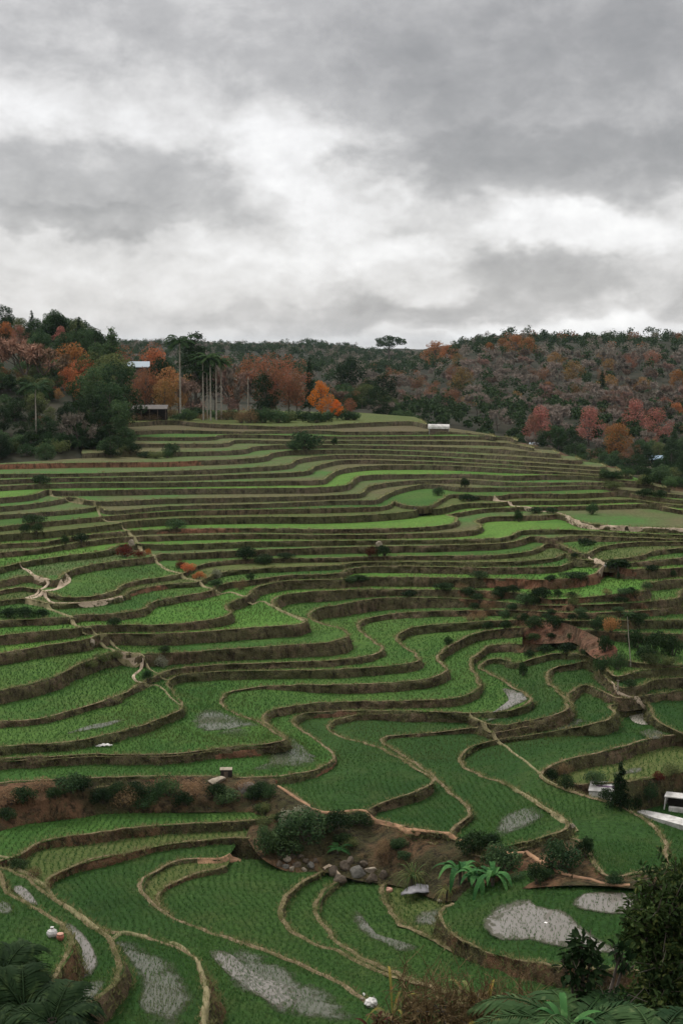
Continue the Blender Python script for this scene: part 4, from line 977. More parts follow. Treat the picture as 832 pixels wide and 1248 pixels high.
for X, D in pts:
    q, k = drop(X, D)
    if q is None: continue
    kd = fcol(X, D); h = rngR.uniform(6.0, 10.0) * (0.9 if D < 700 else 1.05) * (0.55 if D < 350 else (0.75 if D < 470 else 1))
    xx, yy = px(q)
    if yy > 612 and D < 420 and xx < 760: continue
    if cnt[kd] < {'bare': 300, 'ever': 205, 'tint': 60}[kd] and D < 820:
        cnt[kd] += 1
        if kd == 'bare':
            key = ['bare1', 'bare2', 'bare3'][int(rngR.integers(3))]; lab, g = 'leafless grey brown tree in the mixed wood behind the terraces', 'leafless trees of the right hill'
        elif kd == 'ever':
            key = ['oak1', 'oak3', 'oak2', 'olive1', 'oak3', 'con2', 'oak1'][int(rngR.integers(7))]; lab, g = 'green tree in the mixed wood behind the terraces', 'green trees of the right hill'
        else:
            key = ['rust1', 'gold1', 'rust1'][int(rngR.integers(3))]; lab, g = 'brown leaved tree in the mixed wood behind the terraces', 'brown leaved trees of the right hill'
        s = h / SIZE[key]; plant(key, q, s * rngR.uniform(1.15, 1.55), None, lab, 'tree', g, sz=s)
    else: stuff[kd].append((X, D, q.z, h))
def wood(kind, lst, leaf, nl, size):
    rng = np.random.default_rng(len(lst)); VV, FF = [], []; o = 0
    for X, D, z, h in lst:
        m = nl; R = h * 0.42
        c = np.array([[rng.uniform(-.5, .5) * R, rng.uniform(-.5, .5) * R, h * (0.45 + 0.38 * rng.random())] for _ in range(5)]); r = np.full(5, R * 0.55)
        P, d = clump_points(c, r, m, rng, 0.6, 0.9)
        V, FA = quads(P + np.array([X, D, z]), size, rng, 0.7 if leaf != 'bare' else 0.18, out=d)
        VV.append(V); FF.append(FA + o); o += len(V)
    if VV: tag(link('woodland', mesh_np('woodland', np.concatenate(VV), np.concatenate(FF)), ML[leaf]), kind='stuff')
rngF = np.random.default_rng(3)
for i in range(3400):            # the far ridge
    D = rngF.uniform(860, 1520); a = rngF.uniform(-0.24, 0.27)
    if a > 0.06 and D < 1000: continue
    if rngF.random() < 0.5 and D < 1150 and a < 0.05: continue
    X = a * D; q, k = drop(X, D)
    if q is None: continue
    kd = 'ever' if rngF.random() < 0.75 else 'bare'
    stuff[kd].append((X, D, q.z, rngF.uniform(5.5, 10)))
wood('ever', stuff['ever'], 'dark', 110, 1.1); wood('bare', stuff['bare'], 'bare', 120, 1.7); wood('tint', stuff['tint'], 'rust', 70, 1.1)
print('TREES', cnt, {k: len(v) for k, v in stuff.items()})
for i, o in enumerate([o for o in bpy.data.objects if o.name.startswith('woodland')]):
    o['label'] = ['distant evergreen woodland covering the far ridge', 'distant leafless grey woodland on the far slopes', 'distant rusty autumn trees among the far woods'][i]; o['category'] = 'woodland'
# ---------------- bushes on banks and terraces --------------------------------------------
NAMEL = dict(bushg='green bush', bushd='dark green bush', bushb='bluish green bush', busho='olive bush', bushdry='dry brown bush', bushorg='orange grassy clump', bushpale='pale flowering bush', bushyel='yellow leaved bush', bushred='dark red bush')
def bush(key, x, y, wpx, hpx=None, label=None, group=None, n=1):
    p = ground_px(x, y); m = mpp(p); R = {'bushg': 1.5, 'bushd': 1.5, 'bushb': 1.6, 'busho': 1.4, 'bushdry': 1.3, 'bushorg': 1.3, 'bushpale': 1.4, 'bushyel': 1.4, 'bushred': 1.2}[key]
    s = wpx * m * 0.5 / R; hh = (hpx or wpx * 0.6) * m; sz = hh / {'bushg': 1.8, 'bushd': 1.6, 'bushb': 1.5, 'busho': 1.25, 'bushdry': 1.15, 'bushorg': 0.9, 'bushpale': 1.45, 'bushyel': 1.6, 'bushred': 1.15}[key]
    p = p + Vector((0, 0.25 * s * R, 0)); q, k = drop(p.x, p.y, p.z + 1.0)
    if q is not None: p = q if abs(q.z - p.z) < 2.5 else p
    return plant(key, p, s, None, label, 'bush', group, sz=sz)
BUSH = [  # key, x, y, width, height, label
 ('bushg', 373, 552, 46, 24, 'largest green bush on the upper terraces below the crest'), ('bushg', 360, 553, 24, 14, 'low green bush at the left foot of the largest upper terrace bush'),
 ('bushd', 407, 543, 9, 10, 'tiny dark bush right of the largest upper terrace bush'),
 ('bushg', 214, 646, 30, 13, 'green bush on the terraces left of centre'),
 ('bushd', 50, 590, 26, 12, 'dark bush on the bank under the left wood'),
 ('bushd', 42, 640, 34, 11, 'dark bush on a bank above the left paths'), ('bushd', 30, 650, 16, 12, 'dark bush, upper one of a diagonal line at the left'), ('bushd', 44, 657, 18, 12, 'dark bush, lower one of a diagonal line at the left'),
 ('bushd', 80, 664, 12, 12, 'small dark bush left of a wider one beside the debris heap'), ('bushd', 98, 664, 24, 11, 'wide dark bush beside the debris heap'),
 ('bushd', 298, 687, 30, 17, 'dark bush on the middle terraces, tallest of a pair'), ('bushd', 320, 688, 30, 13, 'dark wide bush right of the tallest middle one'), ('bushd', 348, 681, 28, 7, 'low dark scrub on a terrace edge right of the dark pair'),
 ('bushorg', 228, 700, 22, 12, 'orange grassy clump at the upper end of the diagonal path'), ('bushorg', 242, 706, 20, 10, 'orange grassy clump on the bank, the lower one'),
 ('bushred', 220, 693, 16, 12, 'dark reddish bush left of the orange clumps'), ('bushpale', 264, 706, 16, 15, 'pale dry shrub right of the orange clumps'), ('bushg', 263, 715, 22, 9, 'green bush under the pale dry shrub'),
 ('bushdry', 293, 719, 22, 14, 'dry straw coloured shrub beside the path'), ('bushd', 305, 713, 13, 9, 'small dark bush right of the dry straw coloured shrub'),
 ('bushg', 425, 714, 20, 9, 'green bush on the bank in the centre'), ('bushd', 440, 715, 28, 9, 'dark bush on the bank in the centre'),
 ('bushd', 500, 727, 30, 9, 'dark scrub bush on the brown bank, left one'), ('bushd', 540, 727, 30, 10, 'dark scrub bush on the brown bank, middle one'), ('bushd', 572, 728, 26, 10, 'dark scrub bush on the brown bank, right one'),
 ('bushd', 584, 713, 30, 9, 'dark bush hanging on the red bank'), ('bushd', 606, 731, 22, 14, 'round dark bush below the red bank'), ('bushd', 581, 740, 22, 8, 'low dark bush beneath the round one'),
 ('bushg', 642, 737, 30, 16, 'dark green bush on the right of the red bank'), ('bushd', 662, 733, 26, 14, 'dark bush beside the one on the right of the red bank'), ('bushd', 670, 714, 18, 8, 'small dark bush on the upper lip of the red bank'),
 ('bushd', 700, 712, 44, 8, 'long dark hedge along the lip of the curving terrace'),
 ('bushd', 571, 611, 30, 9, 'dark bushes on the bank below the oval field'), ('bushd', 567, 595, 13, 13, 'small dark upright bush above the bank'), ('bushg', 534, 604, 18, 11, 'green bush left of the oval green field, on the upper terraces'),
 ('bushg', 721, 627, 16, 15, 'single round green bush on the right terraces'), ('bushd', 632, 636, 12, 16, 'dark upright bush at the upper end of the right track'), ('bushd', 652, 626, 24, 8, 'dark bush in a row above the right track'), ('bushd', 672, 626, 18, 8, 'dark bush at the right end of the row above the right track'),
 ('bushd', 785, 608, 26, 10, 'dark hedge bush on the right terraces below the village'), ('bushd', 803, 608, 22, 10, 'dark hedge bush at the right, next to another'),
 ('bushd', 715, 665, 26, 9, 'low dark bush in the hollow below the track'), ('bushd', 700, 680, 13, 7, 'round dark shrub where the paths meet'),
 ('bushd', 745, 696, 20, 12, 'dark bush left of the small spiky palm'), ('bushd', 762, 696, 16, 10, 'dark bush right of the small spiky palm'), ('bushd', 753, 706, 5, 11, 'tiny dark upright shrub on the green field'),
 ('bushd', 794, 704, 22, 8, 'dark bush on the edge of the right fields'), ('bushd', 819, 704, 10, 8, 'small dark bush near the right edge'),
 ('bushd', 650, 768, 26, 16, 'dark bush above the red cliff, left'), ('bushd', 676, 766, 26, 16, 'dark bush on top of the red cliff'), ('bushd', 697, 756, 14, 9, 'small dark bush left of another on the cliff top'), ('bushd', 711, 756, 16, 9, 'small dark bush on the cliff top'),
 ('bushg', 727, 776, 22, 17, 'dark green bush between the red cliff and the yellow bush'), ('bushyel', 744, 781, 24, 19, 'yellow leaved bush beside the red cliff'),
 ('bushd', 778, 766, 18, 17, 'dark bush standing on the pale road'), ('bushb', 733, 819, 26, 20, 'bluish green bush below the red cliff, left one'), ('bushb', 753, 817, 28, 24, 'bluish green bush at the foot of the thin palm'),
 ('bushd', 775, 790, 30, 24, 'dark bush in the thicket right of the thin palm'), ('bushd', 797, 796, 34, 28, 'large dark bush in the thicket at the right'), ('bushd', 820, 800, 34, 28, 'dark bush at the right edge of the thicket'), ('bushd', 785, 806, 30, 20, 'dark bush at the lower side of the thicket'), ('busho', 795, 810, 30, 14, 'olive green bush in front of the thicket'), ('busho', 815, 812, 26, 12, 'olive bush in front of the thicket, right one'),
 ('bushd', 738, 795, 24, 22, 'dark bush right behind the bluish green bushes'),
 ('bushd', 665, 795, 30, 10, 'dark bush on the bank of the bowl field, left'), ('bushd', 690, 795, 30, 12, 'dark bush on the bank of the bowl field, right'), ('bushd', 645, 801, 16, 9, 'small dark bush at the end of the bowl field bank'),
 ('bushd', 637, 824, 13, 18, 'dark upright bush on the left bank of the bowl fields'), ('bushd', 768, 839, 20, 9, 'dark bush near the small standing post'),
 ('bushd', 593, 767, 16, 10, 'dark bush in the stony hollow, left'), ('bushd', 615, 767, 18, 11, 'dark bush in the stony hollow, right'), ('bushd', 583, 782, 22, 11, 'dark bush beside the bare red patch'), ('bushd', 546, 786, 14, 11, 'dark bush on the inner bank'),
 ('bushd', 10, 753, 28, 13, 'dark hedge bush on the left edge below the path junction'), ('bushd', 32, 753, 28, 13, 'dark hedge bush left of the path below the junction'), ('bushd', 52, 752, 22, 10, 'dark hedge bush nearest the path below the junction'),
 ('bushpale', 195, 813, 24, 16, 'bush with white flowers beside the diagonal path'), ('bushg', 180, 832, 16, 14, 'green bush in the fork of the path'), ('bushd', 200, 800, 16, 10, 'dark bush above the white flowered one'),
 ('busho', 108, 818, 22, 12, 'olive bush on the terrace bank, left one'), ('busho', 124, 812, 22, 12, 'olive bush on the terrace bank, middle one'), ('busho', 140, 806, 20, 12, 'olive bush on the terrace bank, right one'),
 ('bushd', 138, 763, 22, 9, 'dark bush on the bank under the curved path'),
 ('bushd', 672, 953, 20, 16, 'dark green bush at the ditch beside the big field'), ('bushdry', 688, 947, 24, 18, 'dry golden bush at the ditch'), ('bushd', 690, 962, 24, 18, 'dark bush at the ditch below the dry golden one'),
 ('bushg', 726, 971, 30, 17, 'green bush below the white greenhouse'), ('bushd', 740, 976, 24, 16, 'dark bush left at the foot of the cypress'), ('bushd', 772, 978, 26, 24, 'dark bush right of the cypress'), ('bushg', 790, 984, 26, 22, 'green bush right of the cypress, the farther one'),
 ('bushred', 802, 958, 18, 12, 'reddish flowering bush above the white roofs'), ('bushd', 815, 975, 20, 16, 'dark bush between the white roofs'), ('busho', 818, 950, 30, 12, 'olive bush at the right edge above the roofs'),
 ('bushg', 372, 1030, 72, 42, 'largest rounded green bush in the gully at the centre'), ('bushpale', 360, 1008, 44, 22, 'silvery topped bush in the gully'), ('bushg', 325, 1052, 34, 34, 'bright green bush left of the boulder wall'), ('bushd', 405, 1018, 44, 26, 'dark bush right of the silvery one'), ('bushd', 345, 1046, 60, 26, 'dark bush under the silvery one'), ('bushd', 435, 1008, 40, 16, 'dark low bush under the orange path'),
 ('bushd', 575, 1042, 46, 30, 'dark bush behind the banana plants'), ('bushg', 612, 1065, 56, 36, 'dark green bush right of the banana plants'), ('bushd', 596, 1030, 30, 14, 'small dark bush on the orange path edge'), ('bushg', 685, 1062, 56, 36, 'round green bush beside the sloping plank track'), ('bushd', 655, 1078, 30, 26, 'dark bush below the round green one'), ('bushd', 712, 1045, 26, 26, 'dark bush in the hollow at the corner of the big field'),
 ('bushd', 22, 1060, 30, 12, 'dark bush in the earth cut at the left edge'), ('bushdry', 40, 1070, 26, 12, 'dry bush in the earth cut at the left'),
]
for b in BUSH: bush(b[0], b[1], b[2], b[3], b[4], b[5])
for x, y, w_, h_, l_ in ((652, 786, 22, 9, 'left end'), (672, 786, 16, 7, 'middle'), (698, 786, 18, 9, 'right part'), (716, 800, 18, 12, 'lower right end')): bush('bushd', x, y, w_, h_, 'dark bush growing against the foot of the red cliff, at its %s' % l_)
LB = [('bushg', 85, 972, 34, 20), ('bushd', 100, 968, 26, 18), ('bushd', 66, 975, 20, 12), ('bushd', 28, 990, 30, 16), ('bushdry', 12, 985, 34, 16), ('bushd', 125, 985, 28, 16), ('bushdry', 150, 985, 34, 20), ('bushb', 188, 978, 24, 20), ('bushb', 204, 972, 30, 22), ('bushd', 165, 975, 26, 16), ('bushd', 140, 972, 22, 14), ('bushb', 175, 990, 28, 14),
      ('bushdry', 235, 975, 36, 20), ('bushd', 225, 985, 26, 16), ('bushg', 275, 982, 30, 16), ('bushd', 262, 972, 26, 14), ('bushd', 315, 970, 26, 14), ('bushdry', 300, 965, 24, 12), ('bushb', 328, 975, 18, 16), ('bushdry', 50, 965, 30, 12), ('bushd', 8, 1002, 24, 12)]
LBL = ['left of centre', 'at the left', 'in the middle']
order = sorted(range(len(LB)), key=lambda i: LB[i][1])
for r_, i in enumerate(order):
    b = LB[i]; bush(b[0], b[1], b[2], b[3] * 1.25, b[4] * 1.15, '%s on the red earth bank, number %d along it from the left edge' % (NAMEL[b[0]], r_ + 1), 'bushes on the red earth bank')
# bushes along the crest and at the foot of the left wood
CB = []
rc = np.random.default_rng(12)
for i in range(30):
    x = 165 + i * 9.2; CB.append((['bushd', 'bushg', 'bushb', 'bushdry', 'bushg', 'busho'][int(rc.integers(6))] if x > 250 else ['busho', 'bushdry', 'bushg'][int(rc.integers(3))], x, 511.5 + rc.uniform(-3, 1.5) + (3 if 290 < x < 400 else 0), rc.uniform(16, 32), rc.uniform(9, 16) + (8 if 290 < x < 345 else 0)))
for i, b in enumerate(CB): bush(*b, label='%s in the hedge along the crest' % NAMEL[b[0]], group='hedge bushes along the crest: %s' % b[0].replace('bush', '') if False else 'hedge bushes along the crest')
for i in range(26):
    x = -4 + i * 6.4; key = ['bushd', 'bushg', 'bushb', 'busho'][int(rc.integers(4))]
    bush(key, x, 553 + rc.uniform(-10, 6) - (0.05 * x), rc.uniform(20, 34), rc.uniform(12, 20), label='%s at the foot of the left wood' % NAMEL[key], group='bushes at the foot of the left wood')
for i in range(24):
    x = 150 + rc.uniform(0, 60) if i < 6 else 735 + rc.uniform(0, 100); y = 556 + rc.uniform(-4, 3) if i < 6 else 575 + rc.uniform(0, 26)
    key = ['bushd', 'bushg', 'busho', 'bushb'][int(rc.integers(4))]
    bush(key, x, y, rc.uniform(14, 26), rc.uniform(8, 14), label=('%s on the red bank below the upper terraces' if i < 6 else '%s around the village houses in the valley') % NAMEL[key], group='bushes on the upper red bank' if i < 6 else 'bushes around the valley village')
for i in range(40):
    x = rc.uniform(560, 790); y = rc.uniform(722, 764); key = ['bushd', 'bushg', 'busho', 'bushdry', 'bushd'][int(rc.integers(5))]
    bush(key, x, y, rc.uniform(12, 24), rc.uniform(6, 12), label='%s on the scrubby brown bank right of centre' % NAMEL[key], group='bushes on the scrubby bank right of centre')
for i in range(26):
    x = rc.uniform(300, 760); y = np.interp(x, [300, 345, 450, 550, 640, 760], [975, 1010, 1030, 1045, 1058, 1075]) + rc.uniform(-6, 16); key = ['bushd', 'bushg', 'busho', 'bushdry', 'bushb'][int(rc.integers(5))]
    bush(key, x, y, rc.uniform(14, 30), rc.uniform(8, 16), label='%s on the earth slope of the gully' % NAMEL[key], group='bushes on the gully slope')
tree_px('palm3', 768, 811, 744, 'thin leaning palm with a pale bare trunk beside the thicket', cat='palm', rz=0)
make_palm('mini', 1.0, 1.4, 16, 61, tr=0.12, up=1.0, width=0.4, name='palm_tree', bark=BARK, leaf='dark'); SIZE['mini'] = 2.0
tree_px('mini', 753, 697, 678, 'small dark spiky palm where the paths meet', cat='palm')
make_conifer('cyp', 'cypress_tree', 4.2, 1.15, 3600, 71, 'dark', size=0.20, tiers=16, h0=0.02, pw=0.9, tr=0.08); SIZE['cyp'] = 4.2
tree_px('cyp', 755, 984, 929, 'narrow dark pointed cypress beside the white greenhouse', wide=1.15)
# ================================================================ WATER, RICE, GRASS
def water_mat(name, mud, cover, seed):
    """shallow paddy water over pale silt: mirrors the sky, ragged edge, broken up by the seedling rows"""
    m, nt, b = new_mat(name); P = pos(nt)
    n = noise(nt, P, 0.22, 4, 0.6, 0.6); r = noise(nt, P, 3.2, 3, 0.7, 0.4, scl=(1.0, 0.33, 1), rot=(0, 0, 0.35))
    tc = nt.nodes.new('ShaderNodeAttribute'); tc.attribute_name = 'edge'
    k = (1.35, 2.6, 0.5) if cover < 1 else (2.2, 1.9, 0.5)
    a = mth(nt, 'ADD', mth(nt, 'MULTIPLY', tc.outputs['Fac'], k[0]), mth(nt, 'MULTIPLY', mth(nt, 'SUBTRACT', n, 0.5), k[1]))
    a = mth(nt, 'ADD', a, mth(nt, 'MULTIPLY', mth(nt, 'SUBTRACT', r, 0.5), k[2]))
    lo = 0.62 if cover < 1 else 0.35
    al = ramp(nt, a, [(lo - 0.1, g1(0)), (lo + (0.55 if cover < 1 else 0.25), g1(0.66 if cover < 1 else 0.97))])
    m2 = noise(nt, P, 0.7, 5, 0.7, 1.8)  # mottles brown mud and painted dark plant reflections into the water colour
    wet = ramp(nt, mth(nt, 'ADD', a, mth(nt, 'MULTIPLY', mth(nt, 'SUBTRACT', m2, 0.5), 3.2 if cover >= 1 else 1.6)), [(lo + (0.5 if cover >= 1 else 0.15), g1(0)), (lo + (1.3 if cover >= 1 else 0.45), g1(1))])
    nt.links.new(mixc(nt, wet, (0.050, 0.048, 0.026), mud), b.inputs['Base Color'])
    nt.links.new(mth(nt, 'MULTIPLY_ADD', wet, -0.50, 0.56), b.inputs['Roughness'])
    b.inputs['IOR'].default_value = 1.33; b.inputs['Specular IOR Level'].default_value = 0.6
    nt.links.new(bump(nt, noise(nt, P, 2.5, 3, 0.5), 0.03, 0.02), b.inputs['Normal'])
    nt.links.new(al, b.inputs['Alpha']); return m
W_a = water_mat('water_paddy', (0.135, 0.135, 0.105), 0.6, 1); W_b = water_mat('water_pond', (0.17, 0.155, 0.135), 1.0, 2); W_m = simple_mat('wet_mud', (0.30, 0.275, 0.225), 0.35, c2=(0.20, 0.18, 0.14), scale=0.5, spec=0.5)
WP = []                         # plan polygons of the water, for thinning the rice
def water(pts, mat, lift=0.05, name='water', edge=True):
    p0, k, n = hit(sum(p[0] for p in pts) / len(pts), sum(p[1] for p in pts) / len(pts))
    h = EYE - p0.z; loop = np.array([at(x, y, h) for x, y in catmull(pts, closed=True, n=6)])
    loop = resample(np.concatenate([loop, loop[:1]]), 0.5)[:-1]; c = loop.mean(0)
    RF = [1.12, 1.0, 0.9, 0.8, 0.7, 0.6, 0.5, 0.4, 0.3, 0.2, 0.1, 0.01]
    rings = [c + (loop - c) * f for f in RF]; n_ = len(loop); V = np.concatenate(rings); zd = np.full(len(V), np.nan)
    for i_, v in enumerate(V):           # let the sheet down onto the bed of its own field
        q, kq = drop(v[0], v[1])
        if q is not None and kq == 0 and abs(q.z - p0.z) < 0.9: zd[i_] = q.z
    g_ = ~np.isnan(zd); bad = np.where(~g_)[0]; gp = V[g_]; gz = zd[g_]
    for i_ in bad: zd[i_] = gz[np.argmin(((gp - V[i_]) ** 2).sum(1))] - 0.02 if len(gz) else p0.z
    V = np.column_stack([V, zd + lift]); i = np.arange(n_); j = (i + 1) % n_; nr = len(RF)
    FA = np.concatenate([np.stack([r * n_ + i, r * n_ + j, (r + 1) * n_ + j, (r + 1) * n_ + i], 1) for r in range(nr - 1)])
    zf = V[FA][:, :, 2]; FA = FA[(zf.max(1) - zf.min(1)) < 0.25]
    me = mesh_np(name, V, FA); at_ = me.attributes.new('edge', 'FLOAT', 'POINT')
    if len(me.vertices) == len(V): at_.data.foreach_set('value', np.repeat(np.interp(RF, [0, 0.25, 0.5, 0.7, 0.9, 1.12], [1.0, 0.95, 0.8, 0.6, 0.35, 0.0]), n_).astype(np.float32))
    tag(link(name, me, mat), kind='structure'); WP.append((loop, p0.z, mat, me)); return h
WATER = [
 ([(225,885),(240,864),(265,862),(300,875),(322,888),(315,897),(285,902),(255,897)], W_a),
 ([(335,905),(365,903),(385,915),(390,928),(372,938),(330,941),(300,943),(320,932)], W_a),
 ([(75,898),(95,888),(130,879),(156,873),(140,882),(100,894)], W_a),
 ([(345,905),(352,899),(375,912),(385,925),(370,920)], W_a),
 ([(600,1010),(605,992),(640,985),(665,1000),(655,1010),(625,1014)], W_a),
 ([(600,867),(590,868),(618,856),(618,846),(612,838),(622,840),(640,850),(644,857),(625,863)], W_b),
 ([(668,884),(690,872),(712,880),(716,884),(690,890)], W_a),
 ([(766,866),(774,862),(782,868),(790,880),(782,882),(770,878)], W_m),
 ([(776,894),(800,886),(812,895),(800,902)], W_a),
 ([(740,945),(765,936),(790,934),(780,944)], W_a),
 # the nearest fields
 ([(255,1160),(275,1160),(300,1180),(330,1195),(360,1205),(367,1217),(350,1228),(320,1218),(295,1200),(270,1180)], W_b),
 ([(262,1150),(320,1165),(380,1195),(430,1225),(440,1250),(380,1250),(310,1225),(268,1185)], W_a),
 ([(140,1150),(180,1150),(215,1162),(235,1185),(240,1215),(225,1255),(180,1255),(165,1215),(158,1180)], W_a),
 ([(15,1085),(25,1080),(38,1090),(46,1103),(35,1100)], W_b),
 ([(78,1126),(84,1125),(100,1138),(112,1155),(118,1172),(112,1188),(100,1192),(104,1170),(95,1148)], W_b),
 ([(60,1240),(90,1205),(118,1190),(140,1188),(130,1205),(96,1238)], W_a),
 ([(-5,1100),(12,1098),(18,1112),(0,1116)], W_a),
 ([(426,1112),(432,1105),(437,1108),(440,1125),(470,1145),(512,1170),(500,1172),(465,1152),(438,1135)], W_a),
 ([(500,1120),(495,1110),(520,1103),(538,1108),(536,1120),(545,1140),(525,1132)], W_a),
 ([(592,1112),(598,1096),(640,1092),(655,1104),(690,1120),(720,1140),(752,1158),(700,1154),(650,1144),(612,1130)], W_b),
 ([(700,1102),(715,1092),(770,1096),(775,1108),(745,1112),(718,1108)], W_b),
]
for pts_, m_ in WATER: water(pts_, m_, name='mud' if m_ is W_m else 'water')
def in_water(X, Y, Z):
    r = np.zeros(len(X), bool)
    for lp, z, _m, _me in WP:
        bx = (X > lp[:, 0].min()) & (X < lp[:, 0].max()) & (Y > lp[:, 1].min()) & (Y < lp[:, 1].max()) & (abs(Z - z) < 1.2)
        k = np.where(bx)[0]
        if len(k): r[k] |= winding(lp, np.column_stack([X[k], Y[k]])) != 0
    return r
def blades(P, hgt, wid, lean, rng, nb=3, spread=0.05):
    """nb pointed blades from every point"""
    n = len(P); P = np.repeat(P, nb, 0); m = len(P); hgt = np.repeat(np.broadcast_to(hgt, (n,)), nb) * rng.uniform(0.7, 1.2, m)
    a = rng.uniform(0, 6.283, m); b = rng.uniform(0, 6.283, m)
    base = P + np.stack([np.cos(b), np.sin(b), b * 0], 1) * rng.uniform(0, spread, (m, 1))
    s = np.stack([-np.sin(a), np.cos(a), a * 0], 1) * wid * 0.5
    tip = base + np.stack([np.cos(a) * lean, np.sin(a) * lean, np.full(m, 1.0)], 1) * hgt[:, None]
    V = np.stack([base - s, base + s, tip], 1).reshape(-1, 3)
    return V, np.arange(3 * m).reshape(m, 3)
rngG = np.random.default_rng(77)
R1 = leaf_mat('rice_blades', (0.036, 0.100, 0.024), (0.062, 0.140, 0.032), (0.11, 0.15, 0.05), transl=0.3)
_nt = R1.node_tree; _hs = [n for n in _nt.nodes if n.bl_idname == 'ShaderNodeHueSaturation'][0]; _src = _hs.inputs['Color'].links[0].from_socket; _P = pos(_nt)
_c = mixc(_nt, mth(_nt, 'MULTIPLY', ramp(_nt, noise(_nt, _P, 0.07, 5, 0.65, 0.8), [(0.46, g1(0)), (0.62, g1(1))]), 0.75), _src, (0.105, 0.120, 0.036))
_c = mixc(_nt, mth(_nt, 'MULTIPLY', ramp(_nt, noise(_nt, _P, 0.22, 5, 0.7, 0.8), [(0.52, g1(0)), (0.66, g1(1))]), 0.7), _c, (0.022, 0.062, 0.018))
_nt.links.new(_c, _hs.inputs['Color'])
R2 = leaf_mat('grass_dry_blades', (0.17, 0.155, 0.07), (0.095, 0.11, 0.036), (0.28, 0.23, 0.12), transl=0.2)
R3 = leaf_mat('grass_bank_blades', (0.100, 0.100, 0.036), (0.060, 0.072, 0.024), (0.17, 0.14, 0.07), transl=0.2)
# rice: planted in rows, in world space, on every field within about 170 m
def planted(sx, sy, y0, y1, jx, jy):
    GX, GY = np.meshgrid(np.arange(-60, 62, sx), np.arange(y0, y1, sy)); GX = GX.ravel(); GY = GY.ravel()
    GX = GX + 1.6 * fbm(GX * 0.03, GY * 0.05, 9, 2) * 3 + np.sin(GY * 0.16) * 0.9 + rngG.normal(size=len(GX)) * jx; GY = GY + rngG.normal(size=len(GX)) * jy
    k = np.abs(GX / GY) < 0.275; return GX[k], GY[k]
g_a = planted(0.46, 0.19, 66, 119, 0.075, 0.07); g_b = planted(0.36, 0.30, 119, 185, 0.15, 0.15)
GX = np.concatenate([g_a[0], g_b[0]]); GY = np.concatenate([g_a[1], g_b[1]])
keep = rngG.random(len(GX)) < np.clip(1.25 - (GY - 100) / 110, 0.45, 1.0); GX, GY = GX[keep], GY[keep]
ok, Z = [], []
for x, y in zip(GX, GY):
    p, k = drop(x, y)
    if p is None or k != 0: ok.append(False); Z.append(0)
    else: ok.append(True); Z.append(p.z)
ok = np.array(ok); Z = np.array(Z)[ok]; GX, GY = GX[ok], GY[ok]
w_ = in_water(GX, GY, Z); thin = rngG.random(len(GX)) < np.where(w_, 0.85, 1.0)
patchy = fbm(GX * 0.12, GY * 0.12, 4, 3); thin &= (patchy > -0.45) | (rngG.random(len(GX)) < 0.3)
GX, GY, Z, w_ = GX[thin], GY[thin], Z[thin], w_[thin]
V, FA = blades(np.column_stack([GX, GY, Z - 0.02]), np.where(w_, 0.20, 0.25 + 0.08 * patchy[thin]), 0.042, 0.5, rngG, 4, 0.07)
R1n = leaf_mat('rice_blades_deep', (0.024, 0.072, 0.019), (0.046, 0.104, 0.026), (0.095, 0.120, 0.040), transl=0.3)
nr_ = np.repeat(GY < 124, 4); V3 = V.reshape(-1, 3, 3)
for sel, mt_, lb_ in ((nr_, R1n, 'deep green rice planted in rows on the nearest fields below the gully'), (~nr_, R1, 'young green rice planted in rows on the terraces above the gully')):
    W_ = V3[sel].reshape(-1, 3); tag(link('rice', mesh_np('rice', W_, np.arange(len(W_)).reshape(-1, 3)), mt_), lb_, 'rice', kind='stuff')
print('RICE', len(GX))
SP = []
for wi, (lp, z, m_, me_) in enumerate(WP):       # seedlings standing in the water, row after row
    if m_ is W_m: continue
    c_ = lp.mean(0); e = lp.max(0) - lp.min(0); R_2 = 0.6 * float(np.hypot(*e)); an = 1.15 + 0.5 * math.sin(wi * 2.3)
    u_, v_ = np.meshgrid(np.arange(-R_2, R_2, 0.36), np.arange(-R_2, R_2, 0.13)); u_, v_ = u_.ravel(), v_.ravel()
    u_ = u_ + 0.35 * np.sin(v_ * 0.35) + rngG.normal(size=len(u_)) * 0.04; v_ = v_ + rngG.normal(size=len(u_)) * 0.05
    X_w, Y_w = c_[0] + u_ * math.cos(an) - v_ * math.sin(an), c_[1] + u_ * math.sin(an) + v_ * math.cos(an)
    big_ = c_ + (lp - c_) * 1.25; k_ = winding(big_, np.column_stack([X_w, Y_w])) != 0; X_w, Y_w = X_w[k_], Y_w[k_]
    dn = 0.80 if m_ is W_a else 0.22
    dn = dn * np.clip(0.55 + 1.6 * fbm(X_w * 0.3, Y_w * 0.3, wi, 3), 0.15, 1.0); k_ = rngG.random(len(X_w)) < dn
    for x, y in zip(X_w[k_], Y_w[k_]):
        q, kq = drop(x, y)
        if q is not None and kq == 0: SP.append(q[:])
SP = np.array(SP); print('SEEDLINGS', len(SP))
V, FA = blades(SP, 0.26, 0.035, 0.4, rngG, 3, 0.05)
tag(link('rice', mesh_np('rice', V, FA), R1), 'thin rice seedlings standing in rows in the flooded patches', 'rice', kind='stuff')
